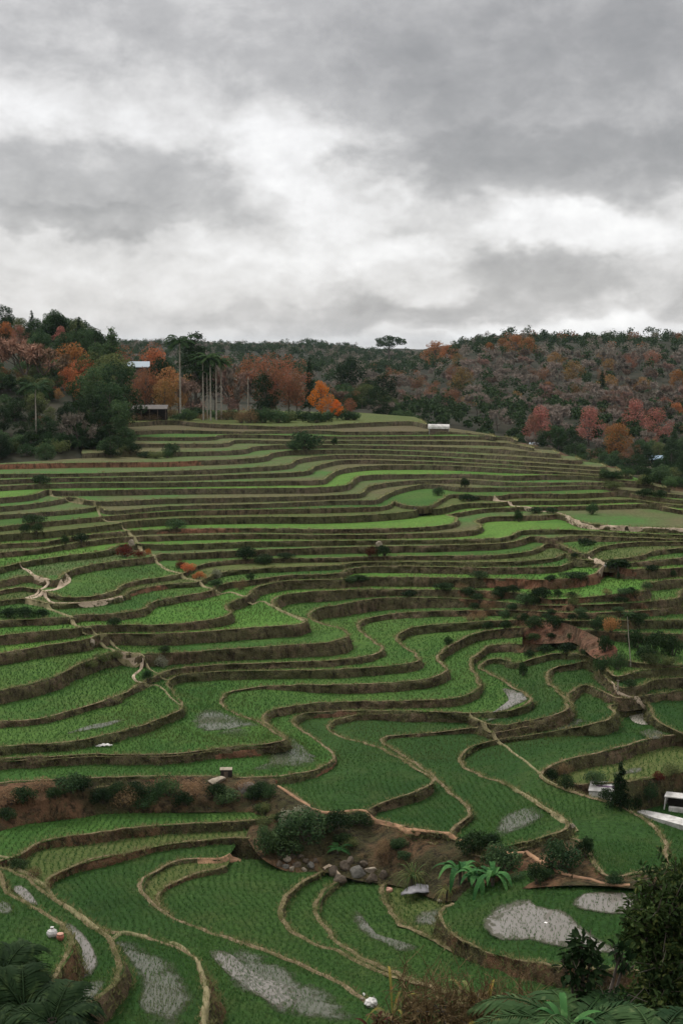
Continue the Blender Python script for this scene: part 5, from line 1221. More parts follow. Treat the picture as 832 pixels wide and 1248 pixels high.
# dry grass along the bunds, rougher grass on the banks
Vr, Vb = [], []
for o in [o for o in bpy.data.objects if o.name.startswith('rice_terrace')]:
    me = o.data; nf = len(me.polygons); mi = np.zeros(nf, np.int32); me.polygons.foreach_get('material_index', mi)
    co_ = np.zeros(len(me.vertices) * 3); me.vertices.foreach_get('co', co_); co_ = co_.reshape(-1, 3)
    cen = np.zeros(nf * 3); me.polygons.foreach_get('center', cen); cen = cen.reshape(-1, 3); ar = np.zeros(nf); me.polygons.foreach_get('area', ar)
    for kind, dens, st in ((1, 20.0, Vr), (2, 10.0, Vb)):
        k = np.where((mi == kind) & (np.abs(cen[:, 0] / np.maximum(cen[:, 1], 1)) < 0.27) & (cen[:, 1] < (330 if kind == 1 else 235)))[0]
        if not len(k): continue
        zmax = cen[:, 2].max()
        sc = np.clip(140.0 / cen[k, 1], 0.35, 1.3)
        cnt_ = rngG.poisson(ar[k] * dens * sc); kk = np.repeat(k, cnt_)
        st.append(cen[kk] + rngG.normal(size=(len(kk), 3)) * [0.14, 0.14, 0.05])
Vr = np.concatenate(Vr); Vb = np.concatenate(Vb); print('GRASS', len(Vr), len(Vb))
V, FA = blades(Vr, 0.20 + 0.0009 * (Vr[:, 1] - 90).clip(0), 0.05, 0.9, rngG, 3, 0.12)
tag(link('grass', mesh_np('grass', V, FA), R2), 'straw coloured dry grass along the rims of the terraces', 'grass', kind='stuff')
V, FA = blades(Vb, 0.26, 0.06, 1.3, rngG, 3, 0.15)
tag(link('grass', mesh_np('grass', V, FA), R3), 'rough olive and brown grass hanging on the terrace banks', 'grass', kind='stuff')
# ================================================================ BUILDINGS, STONES, SMALL THINGS
def boxm(x0, x1, y0, y1, z0, z1):
    V = [(x0, y0, z0), (x1, y0, z0), (x1, y1, z0), (x0, y1, z0), (x0, y0, z1), (x1, y0, z1), (x1, y1, z1), (x0, y1, z1)]
    return V, [(0, 3, 2, 1), (4, 5, 6, 7), (0, 1, 5, 4), (1, 2, 6, 5), (2, 3, 7, 6), (3, 0, 4, 7)]
def part(name, shapes, mat, parent, bev=0.0):
    v, f = join(shapes); o = link(name, mesh_mixed(name, v, f), mat, parent)
    if bev: m = o.modifiers.new('bevel', 'BEVEL'); m.width = bev; m.segments = 2
    return o
def gable(w, d, z, rise, over=0.35, t=0.12, wave=0):
    """two roof slopes with thickness, ridge along X"""
    w2, d2 = w / 2 + over, d / 2 + over; V, FA = [], []
    for s in (-1, 1):
        o = len(V); V += [(-w2, s * d2, z - rise * over / (d / 2)), (w2, s * d2, z - rise * over / (d / 2)), (w2, 0, z + rise), (-w2, 0, z + rise)]
        V += [(a, b, c + t) for a, b, c in V[o:o + 4]]
        for q in ((0, 1, 2, 3), (4, 7, 6, 5), (0, 4, 5, 1), (1, 5, 6, 2), (2, 6, 7, 3), (3, 7, 4, 0)): FA.append(tuple(i + o for i in q))
    return V, FA
M_white = simple_mat('sheet_white', (0.60, 0.58, 0.55), 0.6, c2=(0.36, 0.345, 0.32), scale=1.5)
M_wall = simple_mat('wall_plaster', (0.36, 0.31, 0.25), 0.9, c2=(0.24, 0.20, 0.16), scale=1.2)
M_wood = simple_mat('wood_weathered', (0.14, 0.105, 0.075), 0.9, c2=(0.08, 0.06, 0.045), scale=3)
M_darkw = simple_mat('wood_dark', (0.035, 0.028, 0.022), 0.9, c2=(0.02, 0.017, 0.014), scale=3)
M_roofb = simple_mat('roof_blue', (0.34, 0.46, 0.56), 0.5, c2=(0.24, 0.34, 0.44), scale=1.5)
M_roofg = simple_mat('roof_grey', (0.12, 0.105, 0.095), 0.8, c2=(0.075, 0.066, 0.06), scale=1.0)
M_roofp = simple_mat('roof_pale', (0.33, 0.39, 0.43), 0.5, c2=(0.34, 0.40, 0.45), scale=1.0)
M_glass = simple_mat('window_dark', (0.02, 0.022, 0.025), 0.2, c2=(0.03, 0.03, 0.035), scale=2, bmp=0)
M_rock = simple_mat('stone_grey', (0.15, 0.14, 0.12), 0.9, c2=(0.07, 0.066, 0.055), scale=2.5, bmp=1.0)
M_rockp = simple_mat('stone_pale', (0.34, 0.29, 0.22), 0.9, c2=(0.19, 0.155, 0.115), scale=2.5, bmp=1.0)
M_rockb = simple_mat('stone_brown', (0.12, 0.092, 0.066), 0.9, c2=(0.06, 0.048, 0.034), scale=2.5, bmp=1.0)
M_tarp = simple_mat('tarpaulin_grey', (0.20, 0.19, 0.20), 0.5, c2=(0.15, 0.145, 0.15), scale=2)
M_clay = simple_mat('clay_red', (0.36, 0.13, 0.08), 0.8, c2=(0.26, 0.09, 0.06), scale=3); M_clayp = simple_mat('clay_pink', (0.52, 0.30, 0.22), 0.8, c2=(0.42, 0.22, 0.16), scale=3)
M_metal = simple_mat('pole_grey', (0.30, 0.29, 0.27), 0.6, c2=(0.22, 0.21, 0.20), scale=3)
def house(name, x, y, D, w, d, hw, rise, mroof, mwall, label, rz=0.0, cat='house', wins=((-0.3, 0.5), (0.25, 0.5)), p=None):
    if p is None: p, k = (drop(ray(x, 425).x / ray(x, 425).y * D, D) if D else (hit(x, y)[0], 0))
    r = tag(empty(name, p, rz), label, cat)
    body = boxm(-w / 2, w / 2, -d / 2, d / 2, -1.5, hw)
    gv = [(-w / 2, -d / 2, hw), (-w / 2, d / 2, hw), (-w / 2, 0, hw + rise), (w / 2, -d / 2, hw), (w / 2, d / 2, hw), (w / 2, 0, hw + rise)]
    part('wall', [body, (gv, [(0, 2, 1), (3, 4, 5)])], mwall, r); part('roof', [gable(w, d, hw, rise)], mroof, r)
    for fx, fz in wins:
        fr = part('window', [boxm(fx * w - 0.45, fx * w + 0.45, -d / 2 - 0.06, -d / 2 + 0.02, hw * fz - 0.1, hw * fz + 0.75)], M_wood, r)
        part('pane', [boxm(fx * w - 0.36, fx * w + 0.36, -d / 2 - 0.09, -d / 2 - 0.061, hw * fz, hw * fz + 0.65)], M_glass, fr)
    part('door', [boxm(-0.42, 0.42, -d / 2 - 0.07, -d / 2 + 0.02, 0, min(2.0, hw - 0.15))], M_darkw, r)
    return r
_D = 345; _X = ray(169, 425).x / ray(169, 425).y * _D; _q = drop(_X, _D)[0]
_t = EYE - tt(440) * _D - 1.3
house('house', 169, 0, 0, 4.6, 3.4, _t - _q.z, 1.1, M_roofp, M_wood, 'small house with a pale bluish roof among the trees on the crest', 0.12, wins=((-0.3, 0.75), (0.25, 0.75)), p=_q)
def tall_site(x, D, ytop, hh):
    X = ray(x, 425).x / ray(x, 425).y * D; q, k = drop(X, D); ztop = EYE - tt(ytop) * D
    return q, ztop - q.z
# long open shed with a low dark roof
def shed(x, D, w, d, hgt, label):
    X = ray(x, 425).x / ray(x, 425).y * D; q, k = drop(X, D); r = tag(empty('shed', q, 0.03), label, 'shed')
    part('roof', [([(-w / 2, -d / 2, hgt - 0.25), (w / 2, -d / 2, hgt - 0.25), (w / 2, d / 2, hgt + 0.45), (-w / 2, d / 2, hgt + 0.45), (-w / 2, -d / 2, hgt - 0.1), (w / 2, -d / 2, hgt - 0.1), (w / 2, d / 2, hgt + 0.6), (-w / 2, d / 2, hgt + 0.6)], boxm(0, 1, 0, 1, 0, 1)[1])], M_roofg, r)
    part('wall', [boxm(-w / 2 + 0.2, w / 2 - 0.2, d / 2 - 0.25, d / 2 - 0.1, -1, hgt)], M_darkw, r)
    for i in range(5):
        f = -w / 2 + 0.3 + i * (w - 0.6) / 4; part('post', [boxm(f - 0.07, f + 0.07, -d / 2 + 0.15, -d / 2 + 0.29, -1, hgt - 0.1)], M_wood, r)
    return r
shed(182, 300, 7.4, 3.2, 2.6, 'long low open shed with a dark grey roof at the left end of the crest')
# white covered shelter on the upper terraces
p, k, n = hit(535, 529.5)
r = tag(empty('shelter', p + Vector((0, 1.2, 0)), 0), 'white sheeted shelter with rounded roof at the right end of the upper terraces', 'shelter')
V, FA = [], []
for i in range(9):
    a = math.pi * i / 8; yy = -1.0 * math.cos(a) * 1.1; zz = 1.1 + 0.85 * math.sin(a) ** 0.8
    V += [(-2.1, yy, zz), (2.0, yy * 0.95, zz - 0.05)]
for i in range(8): FA.append((2 * i, 2 * i + 1, 2 * i + 3, 2 * i + 2))
o = len(V); FA.append(tuple(range(0, 18, 2))); FA.append(tuple(range(17, 0, -2)))
part('roof', [(V, FA)], M_white, r); part('wall', [boxm(-1.95, 1.85, -0.95, 0.95, -0.5, 1.12)], M_wood, r)
for q in (-1.9, 1.8): part('post', [boxm(q - 0.06, q + 0.06, -1.05, -0.97, -0.4, 1.2)], M_metal, r)
p = hit(800, 568)[0]
def at_hit(x, y): return hit(x, y)[0]
house('house', 800, 566, 395, 5.0, 3.6, 2.0, 0.8, M_roofb, M_wall, 'blue roofed house among the trees at the right of the valley', 0.25)
house('house', 655, 530, 425, 3.6, 3.0, 2.2, 0.7, M_roofp, M_clay, 'tiny pale roofed house under the large pinkish tree in the valley', -0.2)
house('house', 819, 592, 352, 2.4, 2.4, 1.3, 0.5, M_white, M_white, 'little white hut below the blue roofed house', 0.1, wins=((0.25, 0.4),))
house('house', 788, 575, 380, 2.8, 2.2, 1.4, 0.4, M_wall, M_wall, 'small tan walled hut in front of the blue roofed house', 0.3, wins=((0.25, 0.4),))
house('hut', 513, 628, None, 1.5, 1.3, 1.0, 0.25, M_darkw, M_darkw, 'small dark hut beside the oval field on the upper terraces', 0, 'hut', wins=())
# little black box with a pale lid on the rim in the left middle
p = at_hit(276, 946); r = tag(empty('hut', p, 0.05), 'small black hut with a pale flat roof on the rim above the red bank', 'hut')
part('wall', [boxm(-0.5, 0.5, -0.35, 0.35, -0.1, 0.62)], M_darkw, r, 0.02); part('roof', [boxm(-0.55, 0.5, -0.4, 0.42, 0.622, 0.68)], M_rockp, r, 0.01); part('door', [boxm(-0.2, 0.15, -0.37, -0.352, 0, 0.5)], M_wood, r)
# greenhouse by the cypress
p = at_hit(733, 963) - Vector((0, 0, 0.3)); r = tag(empty('greenhouse', p, -0.12), 'low white greenhouse with a purple stripe left of the cypress', 'greenhouse')
part('roof', [([(-1.15, -0.7, 0.45), (1.05, -0.8, 0.40), (1.0, 0.6, 0.85), (-0.9, 0.6, 0.9), (-1.15, -0.7, 0.39), (1.05, -0.8, 0.34), (1.0, 0.6, 0.79), (-0.9, 0.6, 0.84)], [(0, 1, 2, 3), (7, 6, 5, 4), (0, 4, 5, 1), (1, 5, 6, 2), (2, 6, 7, 3), (3, 7, 4, 0)])], M_white, r)
part('wall', [boxm(-1.05, 0.95, -0.65, 0.5, -0.5, 0.38)], M_white, r)
M_purple = simple_mat('stripe_purple', (0.16, 0.08, 0.17), 0.7, c2=(0.12, 0.07, 0.13), scale=3)
part('stripe', [([(-0.5, -0.12, 0.655), (0.98, -0.2, 0.61), (0.98, -0.02, 0.665), (-0.5, 0.06, 0.71)], [(0, 1, 2, 3)])], M_purple, r)
# the white roofs at the right edge
def slab_px(name, pts, h, th, mat, label, cat, lift=0.0):
    loop = [(*at(x, y, h), EYE - h + lift) for x, y in pts]; c = Vector([sum(q[i] for q in loop) / len(loop) for i in range(3)])
    r = tag(empty(name, c - Vector((0, 0, th))), label, cat) if label else None
    n = len(loop); V = [(q[0] - c.x, q[1] - c.y, th) for q in loop] + [(q[0] - c.x, q[1] - c.y, 0) for q in loop]
    FA = [tuple(range(n)), tuple(range(2 * n - 1, n - 1, -1))] + [(i, i + n, (i + 1) % n + n, (i + 1) % n) for i in range(n)]
    return r, V, FA, c
hy = EYE - at_hit(800, 1000).z
yard = [(768, 985), (790, 988), (815, 993), (850, 1002), (850, 1010), (832, 1006), (795, 996), (780, 991)]
loop = [at(x, y, hy - 0.25) for x, y in yard]
me = mesh_mixed('pavement', [(a, b, EYE - hy + 0.25) for a, b in loop] + [(a, b, EYE - hy - 1.0) for a, b in loop], [tuple(range(8))[::-1]] + [(i, (i + 1) % 8, (i + 1) % 8 + 8, i + 8) for i in range(8)])
tag(link('pavement', me, M_white), kind='structure')
p = at_hit(823, 985); r = tag(empty('shed', p, -0.35), 'white roofed frame shed with a dark interior at the right edge', 'shed')
part('roof', [boxm(-0.9, 1.3, -0.7, 0.7, 1.05, 1.15)], M_white, r, 0.02); part('wall', [boxm(-0.7, 1.2, 0.3, 0.5, -0.3, 1.04)], M_darkw, r)
part('bench', [boxm(-0.5, 0.7, -0.85, -0.45, -0.3, 0.3)], M_white, r, 0.02)
for a_, b_ in ((-0.8, -0.6), (1.2, -0.6), (-0.8, 0.6), (1.2, 0.6)): part('post', [tube([(a_ - 0.12, b_, -0.3), (a_, b_, 1.05)], 0.06, 0.06, 6)], M_white, r)
p = at_hit(812, 978); r = tag(empty('pole', p, 0), 'thick white pole leaning against the white roofed shed', 'pole'); part('shaft', [tube([(0.5, 0, -0.2), (-0.7, 0.2, 1.3)], 0.10, 0.09, 8)], M_white, r)
p = drop(ray(302, 425).x / ray(302, 425).y * 305, 305)[0]; r = tag(empty('pole', p, 0), 'pale wooden utility pole among the reddish trees on the crest', 'pole'); part('shaft', [tube([(0, 0, -0.5), (0, 0, 9.0)], 0.13, 0.09, 8)], BARKP, r); part('crossarm', [boxm(-0.7, 0.7, -0.16, -0.08, 8.3, 8.42)], M_wood, r)
# stones --------------------------------------------------------------------------------
def rock(x, y, wpx, hpx, mat, label, group=None, seed=0, name='boulder', cat='boulder', flat=1.0, lift=0.0):
    p = at_hit(x, y); m = mpp(p); rng = np.random.default_rng(1000 + seed)
    bm = bmesh.new(); bmesh.ops.create_icosphere(bm, subdivisions=3, radius=1.0)
    offs_ = rng.uniform(0, 50, 3); cuts = [(Vector(rng.normal(size=3)).normalized(), rng.uniform(0.48, 0.80)) for _ in range(9)]
    for v in bm.verts:
        c = v.co.copy()
        for nrm_, dd in cuts:
            e = c.dot(nrm_) - dd
            if e > 0: c -= nrm_ * e
        nz = float(fbm(np.array([c.x * 1.6 + offs_[0]]), np.array([c.y * 1.6 + offs_[1]]), c.z * 1.6 + offs_[2], 3)[0])
        v.co = c * (1 + 0.20 * nz)
    me = bpy.data.meshes.new(name); bm.to_mesh(me); bm.free()
    for q in me.polygons: q.use_smooth = True
    o = link(name, me, mat); hz = hpx * m / 0.93 * 0.62
    o.scale = (wpx * m * 0.62, wpx * m * 0.62 * rng.uniform(0.7, 0.95), hz); o.rotation_euler = (rng.uniform(-0.2, 0.2), rng.uniform(-0.2, 0.2), rng.uniform(0, 6.28))
    o.location = p + Vector((0, 0.25 * wpx * m, hz * 0.3 + lift)); tag(o, label, cat, group); return o
ROCKS = [(340,1056,9,8,'b'),(350,1050,9,8,'p'),(357,1046,7,6,'b'),(348,1058,8,7,'g'),(362,1056,10,8,'b'),(372,1052,8,7,'b'),(378,1058,11,8,'g'),(356,1061,8,6,'p'),(343,1047,7,6,'b'),(365,1046,8,6,'b'),(384,1052,8,6,'b'),(371,1062,7,5,'p')]
for i, (x, y, w_, h_, c_) in enumerate(ROCKS): rock(x, y, w_, h_, {'b': M_rockb, 'p': M_rockp, 'g': M_rock}[c_], 'small rounded field stone piled in the heap left of the big boulders', 'stones in the left heap of the gully', i, 'stone', 'stone')
BIG = [(408,1068,16,14,'b','brown boulder at the left end of the big boulder row'),(420,1060,14,12,'b','brown boulder in the row above the rice rows, the upper left one'),(414,1078,16,12,'b','brown boulder low at the left of the big boulder row'),(436,1074,24,20,'g','largest grey boulder with a flat face in the gully'),
       (452,1064,14,10,'p','pale boulder on top of the boulder row'),(453,1075,14,13,'b','brown boulder right of the largest grey one'),(466,1070,10,10,'b','small brown boulder at the right end of the boulder row'),(426,1052,12,8,'b','boulder at the top of the big boulder row'),(444,1056,12,8,'b','flat brown boulder above the largest grey one')]
for i, (x, y, w_, h_, c_, l_) in enumerate(BIG): rock(x, y, w_, h_, {'b': M_rockb, 'p': M_rockp, 'g': M_rock}[c_], l_, None, 40 + i)
rock(300, 966, 22, 12, M_rock, 'big grey rock on the red bank beneath the little black hut', None, 71); rock(262, 954, 20, 5, M_rockp, 'flat pale rock on the rim left of the little black hut', None, 72)
rock(112, 786, 9, 8, M_rockp, 'round pale boulder at the middle path junction', None, 73); rock(160, 672, 12, 8, M_rockp, 'pale stone on top of the dark brush heap at the left', None, 74, lift=0.9); rock(462, 673, 8, 7, M_rockp, 'pale stone in the dark brush heap at the centre', None, 75, lift=0.9)
rock(697, 1010, 11, 7, M_rockp, 'bright stone pile where the paths meet at the corner of the big field', None, 76); rock(612, 1040, 12, 7, M_rockp, 'pale orange stone on the path above the banana plants', None, 77); rock(538, 1100, 10, 6, M_rockp, 'small pale stone at the edge of the pool under the spiky plant', None, 78)
rock(472, 1088, 11, 8, M_clayp, 'reddish stone beside the pool under the spiky plant', None, 79); rock(739, 690, 8, 5, M_white, 'white stone at the path junction on the right', None, 80)
bush('bushred', 152, 679, 26, 17, 'dark brush heap beside the diagonal path, the left part'); bush('bushred', 170, 679, 20, 10, 'dark low brush heap beside the diagonal path, the right part')
bush('bushred', 452, 681, 20, 14, 'dark brush heap on a terrace rim at the centre, left part'); bush('bushd', 468, 681, 20, 15, 'dark brush heap on a terrace rim at the centre, right part'); bush('bushorg', 181, 676, 10, 8, 'reddish patch of dry grass at the upper end of the diagonal path')
# sheets, sack, pot, bag ------------------------------------------------------------------
def sheet(x, y, wpx, dpx, arch, mat, label, rz=0.0, name='tarpaulin', lift=0.1):
    p = at_hit(x, y); m = mpp(p); r_ = np.random.default_rng(int(x)); nx_, ny_ = 22, 8; V, FA = [], []
    for j in range(ny_):
        for i in range(nx_):
            u = i / (nx_ - 1) - 0.5; v = j / (ny_ - 1) - 0.5; wv = 0.25 + 0.75 * math.cos(math.pi * u) ** 0.7 if abs(u) < 0.5 else 0.25
            V.append((u * wpx * m, v * dpx * m * 2.2 * wv, arch * math.cos(math.pi * u) - v * v * 0.5 * arch + 0.04 * math.sin(u * 23 + v * 5)))
    for j in range(ny_ - 1):
        for i in range(nx_ - 1): FA.append((j * nx_ + i, j * nx_ + i + 1, (j + 1) * nx_ + i + 1, (j + 1) * nx_ + i))
    o = link(name, mesh_mixed(name, V, FA, True), mat); o.location = p + Vector((0, 0, lift)); o.rotation_euler = (0.15, 0, rz)
    sm = o.modifiers.new('thick', 'SOLIDIFY'); sm.thickness = 0.03; tag(o, label, 'tarpaulin'); return o
sheet(512, 1093, 46, 9, 0.45, M_tarp, 'arched dark grey tarpaulin over the small pool under the spiky plant', 0.05, lift=0.3)
sheet(127, 910, 20, 3, 0.1, M_white, 'narrow white plastic strip lying at the foot of a left terrace bank', 0.25)
def lathe(prof, k=20):
    V = [(r * math.cos(2 * math.pi * j / k), r * math.sin(2 * math.pi * j / k), z) for r, z in prof for j in range(k)]
    FA = [(i * k + j, i * k + (j + 1) % k, (i + 1) * k + (j + 1) % k, (i + 1) * k + j) for i in range(len(prof) - 1) for j in range(k)]
    return V, FA
p = at_hit(64, 1142); r = tag(empty('sack', p, 0.3), 'round white cloth sack tied at the neck on the bank near the left corner', 'sack')
v, f = lathe([(0.0, 0.0), (0.2, 0.0), (0.29, 0.12), (0.30, 0.26), (0.24, 0.40), (0.10, 0.49), (0.06, 0.53), (0.11, 0.60), (0.0, 0.58)])
v = [(a * (1 + 0.10 * math.sin(7 * math.atan2(b, a))), b * (1 + 0.10 * math.sin(5 * math.atan2(b, a))), c) for a, b, c in v]
part('body', [(v, f)], M_white, r); part('tie', [lathe([(0.065, 0.50), (0.085, 0.52), (0.065, 0.545)])], M_wood, r)
p = at_hit(74, 1146); r = tag(empty('pot', p, 0), 'reddish clay pot with a pink lid beside the white sack', 'pot')
part('body', [lathe([(0.0, 0), (0.13, 0.0), (0.21, 0.12), (0.22, 0.24), (0.17, 0.34), (0.19, 0.37)])], M_clay, r); part('lid', [lathe([(0.2, 0.372), (0.19, 0.41), (0.05, 0.45), (0.0, 0.45)])], M_clayp, r)
p = at_hit(452, 1226); r = tag(empty('plastic_bag', p, 0.5), 'crumpled white plastic bag on the path at the bottom centre', 'bag')
bm = bmesh.new(); bmesh.ops.create_icosphere(bm, subdivisions=4, radius=0.36)
for v_ in bm.verts:
    nz = float(fbm(np.array([v_.co.x * 6]), np.array([v_.co.y * 6]), v_.co.z * 6, 3)[0]); v_.co *= 1 + 0.45 * nz; v_.co.z *= 0.7
me = bpy.data.meshes.new('body'); bm.to_mesh(me); bm.free(); o = link('body', me, M_white, r); o.location = (0, 0, 0.2)
part('handle', [tube([(0.1, 0, 0.35), (0.22, 0.05, 0.55), (0.34, 0.02, 0.36)], 0.02, 0.02, 5)], M_white, r)
rock(443, 1214, 5, 4, M_white, 'upper of two small whitish stones by the plastic bag', None, 90, 'stone', 'stone'); rock(441, 1219, 5, 4, M_rockp, 'lower of two small whitish stones by the plastic bag', None, 91, 'stone', 'stone')
p = at_hit(752, 841); r = tag(empty('post', p, 0), 'short pale wooden post beside the path between the bowl fields', 'post'); part('shaft', [tube([(0, 0, -0.2), (0.03, 0, 0.9)], 0.10, 0.08, 7)], M_rockp, r); part('cap', [boxm(-0.10, 0.16, -0.13, 0.13, 0.9, 0.95)], M_rockb, r)
# ================================================================ PLANTS OF THE GULLY AND THE FOREGROUND
def strap_leaf(L, w, droop, rng, fold=0.25, tear=0, rise=1.0, n=8):
    """long arching blade with a folded midrib, base at the origin, growing along +X"""
    V, FA = [], []
    for i in range(n + 1):
        t = i / n; x = L * (t - 0.25 * droop * t * t); z = L * (rise * t - (rise * 0.5 + droop) * t * t * 0.95)
        ww = w * max(0.02, math.sin(math.pi * min(1, 0.08 + 0.92 * t)) ** 0.6) * 0.5 * (1 + 0.06 * rng.normal())
        V += [(x, -ww, z + fold * ww), (x, 0, z), (x, ww, z + fold * ww)]
    for i in range(n):
        a = 3 * i; FA += [(a, a + 3, a + 4, a + 1), (a + 1, a + 4, a + 5, a + 2)]
    return V, FA
def rosette(name, loc, nl, L, w, leaf, label, cat, seed, droop=(0.3, 0.9), rise=(0.5, 1.6), stem=0.0, stem_r=0.08, group=None, as_parts=False, fold=0.25, tilt=0.0):
    rng = np.random.default_rng(seed); r = tag(empty(name, loc, rng.uniform(0, 6)), label, cat, group); parts = []
    for i in range(nl):
        lf = strap_leaf(L * rng.uniform(0.6, 1.1), w * rng.uniform(0.8, 1.15), rng.uniform(*droop), rng, fold, rise=rng.uniform(*rise))
        q = rotz(lf, i * 2.399 + rng.uniform(-0.3, 0.3), 0, (0, 0, stem))
        if as_parts: part('leaf', [q], ML[leaf], r)
        else: parts.append(q)
    if parts: part('leaves', parts, ML[leaf], r)
    part('stem', [tube([(0, 0, -0.8), (0, 0, stem * 0.5), (0, 0, stem + 0.05)], stem_r * 1.3, stem_r, 7)], BARK, r)
    for ch in r.children:
        for q in ch.data.polygons: q.use_smooth = True
    return r
for i, (x, y, L, st, l_) in enumerate([(560, 1078, 2.9, 0.9, 'banana plant with drooping leaves at the left of the banana clump'), (580, 1082, 2.7, 0.7, 'banana plant with the broadest bright leaves in the middle of the clump'), (600, 1080, 2.8, 0.6, 'banana plant leaning right at the end of the clump')]):
    rosette('banana_plant', at_hit(x, y), 11, L, 0.45, 'banana', l_, 'banana plant', 200 + i, (0.5, 1.1), (0.7, 1.5), st, 0.1, as_parts=True)
rosette('spiky_plant', at_hit(503, 1082), 80, 2.1, 0.07, 'yucca', 'big spiky plant with thin arching leaves above the boulders', 'spiky plant', 210, (0.5, 1.2), (0.4, 1.6), 0.7, 0.15)
rosette('spiky_plant', at_hit(545, 1092), 40, 1.7, 0.06, 'yucca', 'yellow green spiky plant hanging beside the banana clump', 'spiky plant', 211, (0.8, 1.6), (0.3, 1.2), 0.4, 0.12)
def fern(name, loc, nfr, L, width, nleaf, label, seed, leaf='palm', stem=0.3, lw=0.03, droop=(0.3, 0.7), rise=(0.5, 1.2), cat='fern', arc=None, group=None):
    rng = np.random.default_rng(seed); r = tag(empty(name, loc, 0), label, cat, group)
    for i in range(nfr):
        a = i * 2.399 if arc is None else arc[0] + (arc[1] - arc[0]) * (i + 0.5) / nfr + rng.uniform(-0.12, 0.12)
        part('frond', [rotz(frond(L * rng.uniform(0.75, 1.15), rng.uniform(*droop), width, nleaf, rng, lw, rise=rng.uniform(*rise)), a, 0, (0, 0, stem))], ML[leaf], r)
    part('stem', [tube([(0, 0, -0.8), (0, 0, stem * 0.5), (0, 0, stem + 0.1)], 0.10, 0.07, 7)], BARK, r)
    return r
fern('fern', at_hit(411, 1040), 9, 1.2, 0.35, 16, 'small bright green fern on the gully slope', 220, 'banana', 0.3)
def near(x, y, D):
    d = ray(x, y); s = D / d.y; return Vector((d.x * s, D, EYE + d.z * s))
def base_of(x, y, D):
    q = near(x, y, D); g, k = drop(q.x, q.y); return g, q.z - g.z
g, st = base_of(700, 1262, 18); fern('tree_fern', g, 11, 1.55, 0.42, 34, 'large dark feathery fern spreading at the bottom right', 230, 'palm', st, 0.028, (0.25, 0.6), (0.5, 1.2))
g, st = base_of(800, 1275, 17); fern('tree_fern', g, 8, 1.4, 0.40, 32, 'feathery fern under the leafy shrub at the bottom right corner', 231, 'palm', st, 0.028, (0.3, 0.7), (0.3, 0.9))
g, st = base_of(688, 1250, 17.8); rosette('broad_leaf_plant', g, 9, 0.55, 0.09, 'banana', 'broad leaved plant in the middle of the large fern', 'plant', 232, (0.2, 0.7), (0.9, 1.9), st - 0.1, 0.05, as_parts=True)
g, st = base_of(30, 1232, 21); fern('palm_bush', g, 18, 1.0, 0.5, 46, 'dark feathery palm bush filling the bottom left corner', 233, 'dark', st, 0.026, (0.3, 0.8), (0.6, 1.6), 'palm')
g, st = base_of(-2, 1200, 22); fern('palm_bush', g, 16, 1.0, 0.5, 44, 'dark palm bush at the left edge above the corner', 234, 'dark', st, 0.026, (0.3, 0.8), (0.6, 1.6), 'palm')
g, st = base_of(64, 1250, 20); fern('palm_bush', g, 16, 0.75, 0.45, 42, 'smaller dark palm bush at the bottom left, right of the corner one', 235, 'dark', st, 0.024, (0.3, 0.8), (0.6, 1.4), 'palm')
def leaves6(P, size, rng, aspect=0.5, out=None, hang=0.3):
    """folded pointed leaves, six corners each"""
    n = len(P); d = rng.normal(size=(n, 3)); 
    if out is not None: d += out * 0.9
    d[:, 2] -= hang; d /= np.linalg.norm(d, axis=1)[:, None]
    s = np.cross(d, rng.normal(size=(n, 3)) + [0, 0, 1.5]); s /= np.linalg.norm(s, axis=1)[:, None]; u = np.cross(s, d)
    L = (size * rng.uniform(0.6, 1.25, n))[:, None]; w = L * aspect * 0.5
    A0 = P; B1 = P + d * L * 0.35 + s * w + u * w * 0.35; B2 = P + d * L * 0.75 + s * w * 0.65 + u * w * 0.2; T_ = P + d * L - u * L * 0.12; C2 = P + d * L * 0.75 - s * w * 0.65 + u * w * 0.2; C1 = P + d * L * 0.35 - s * w + u * w * 0.35
    V = np.stack([A0, B1, B2, T_, C2, C1], 1).reshape(-1, 3); o = np.arange(n)[:, None] * 6
    FA = np.concatenate([o + [0, 1, 2, 3], o + [0, 3, 4, 5]]); return V, FA
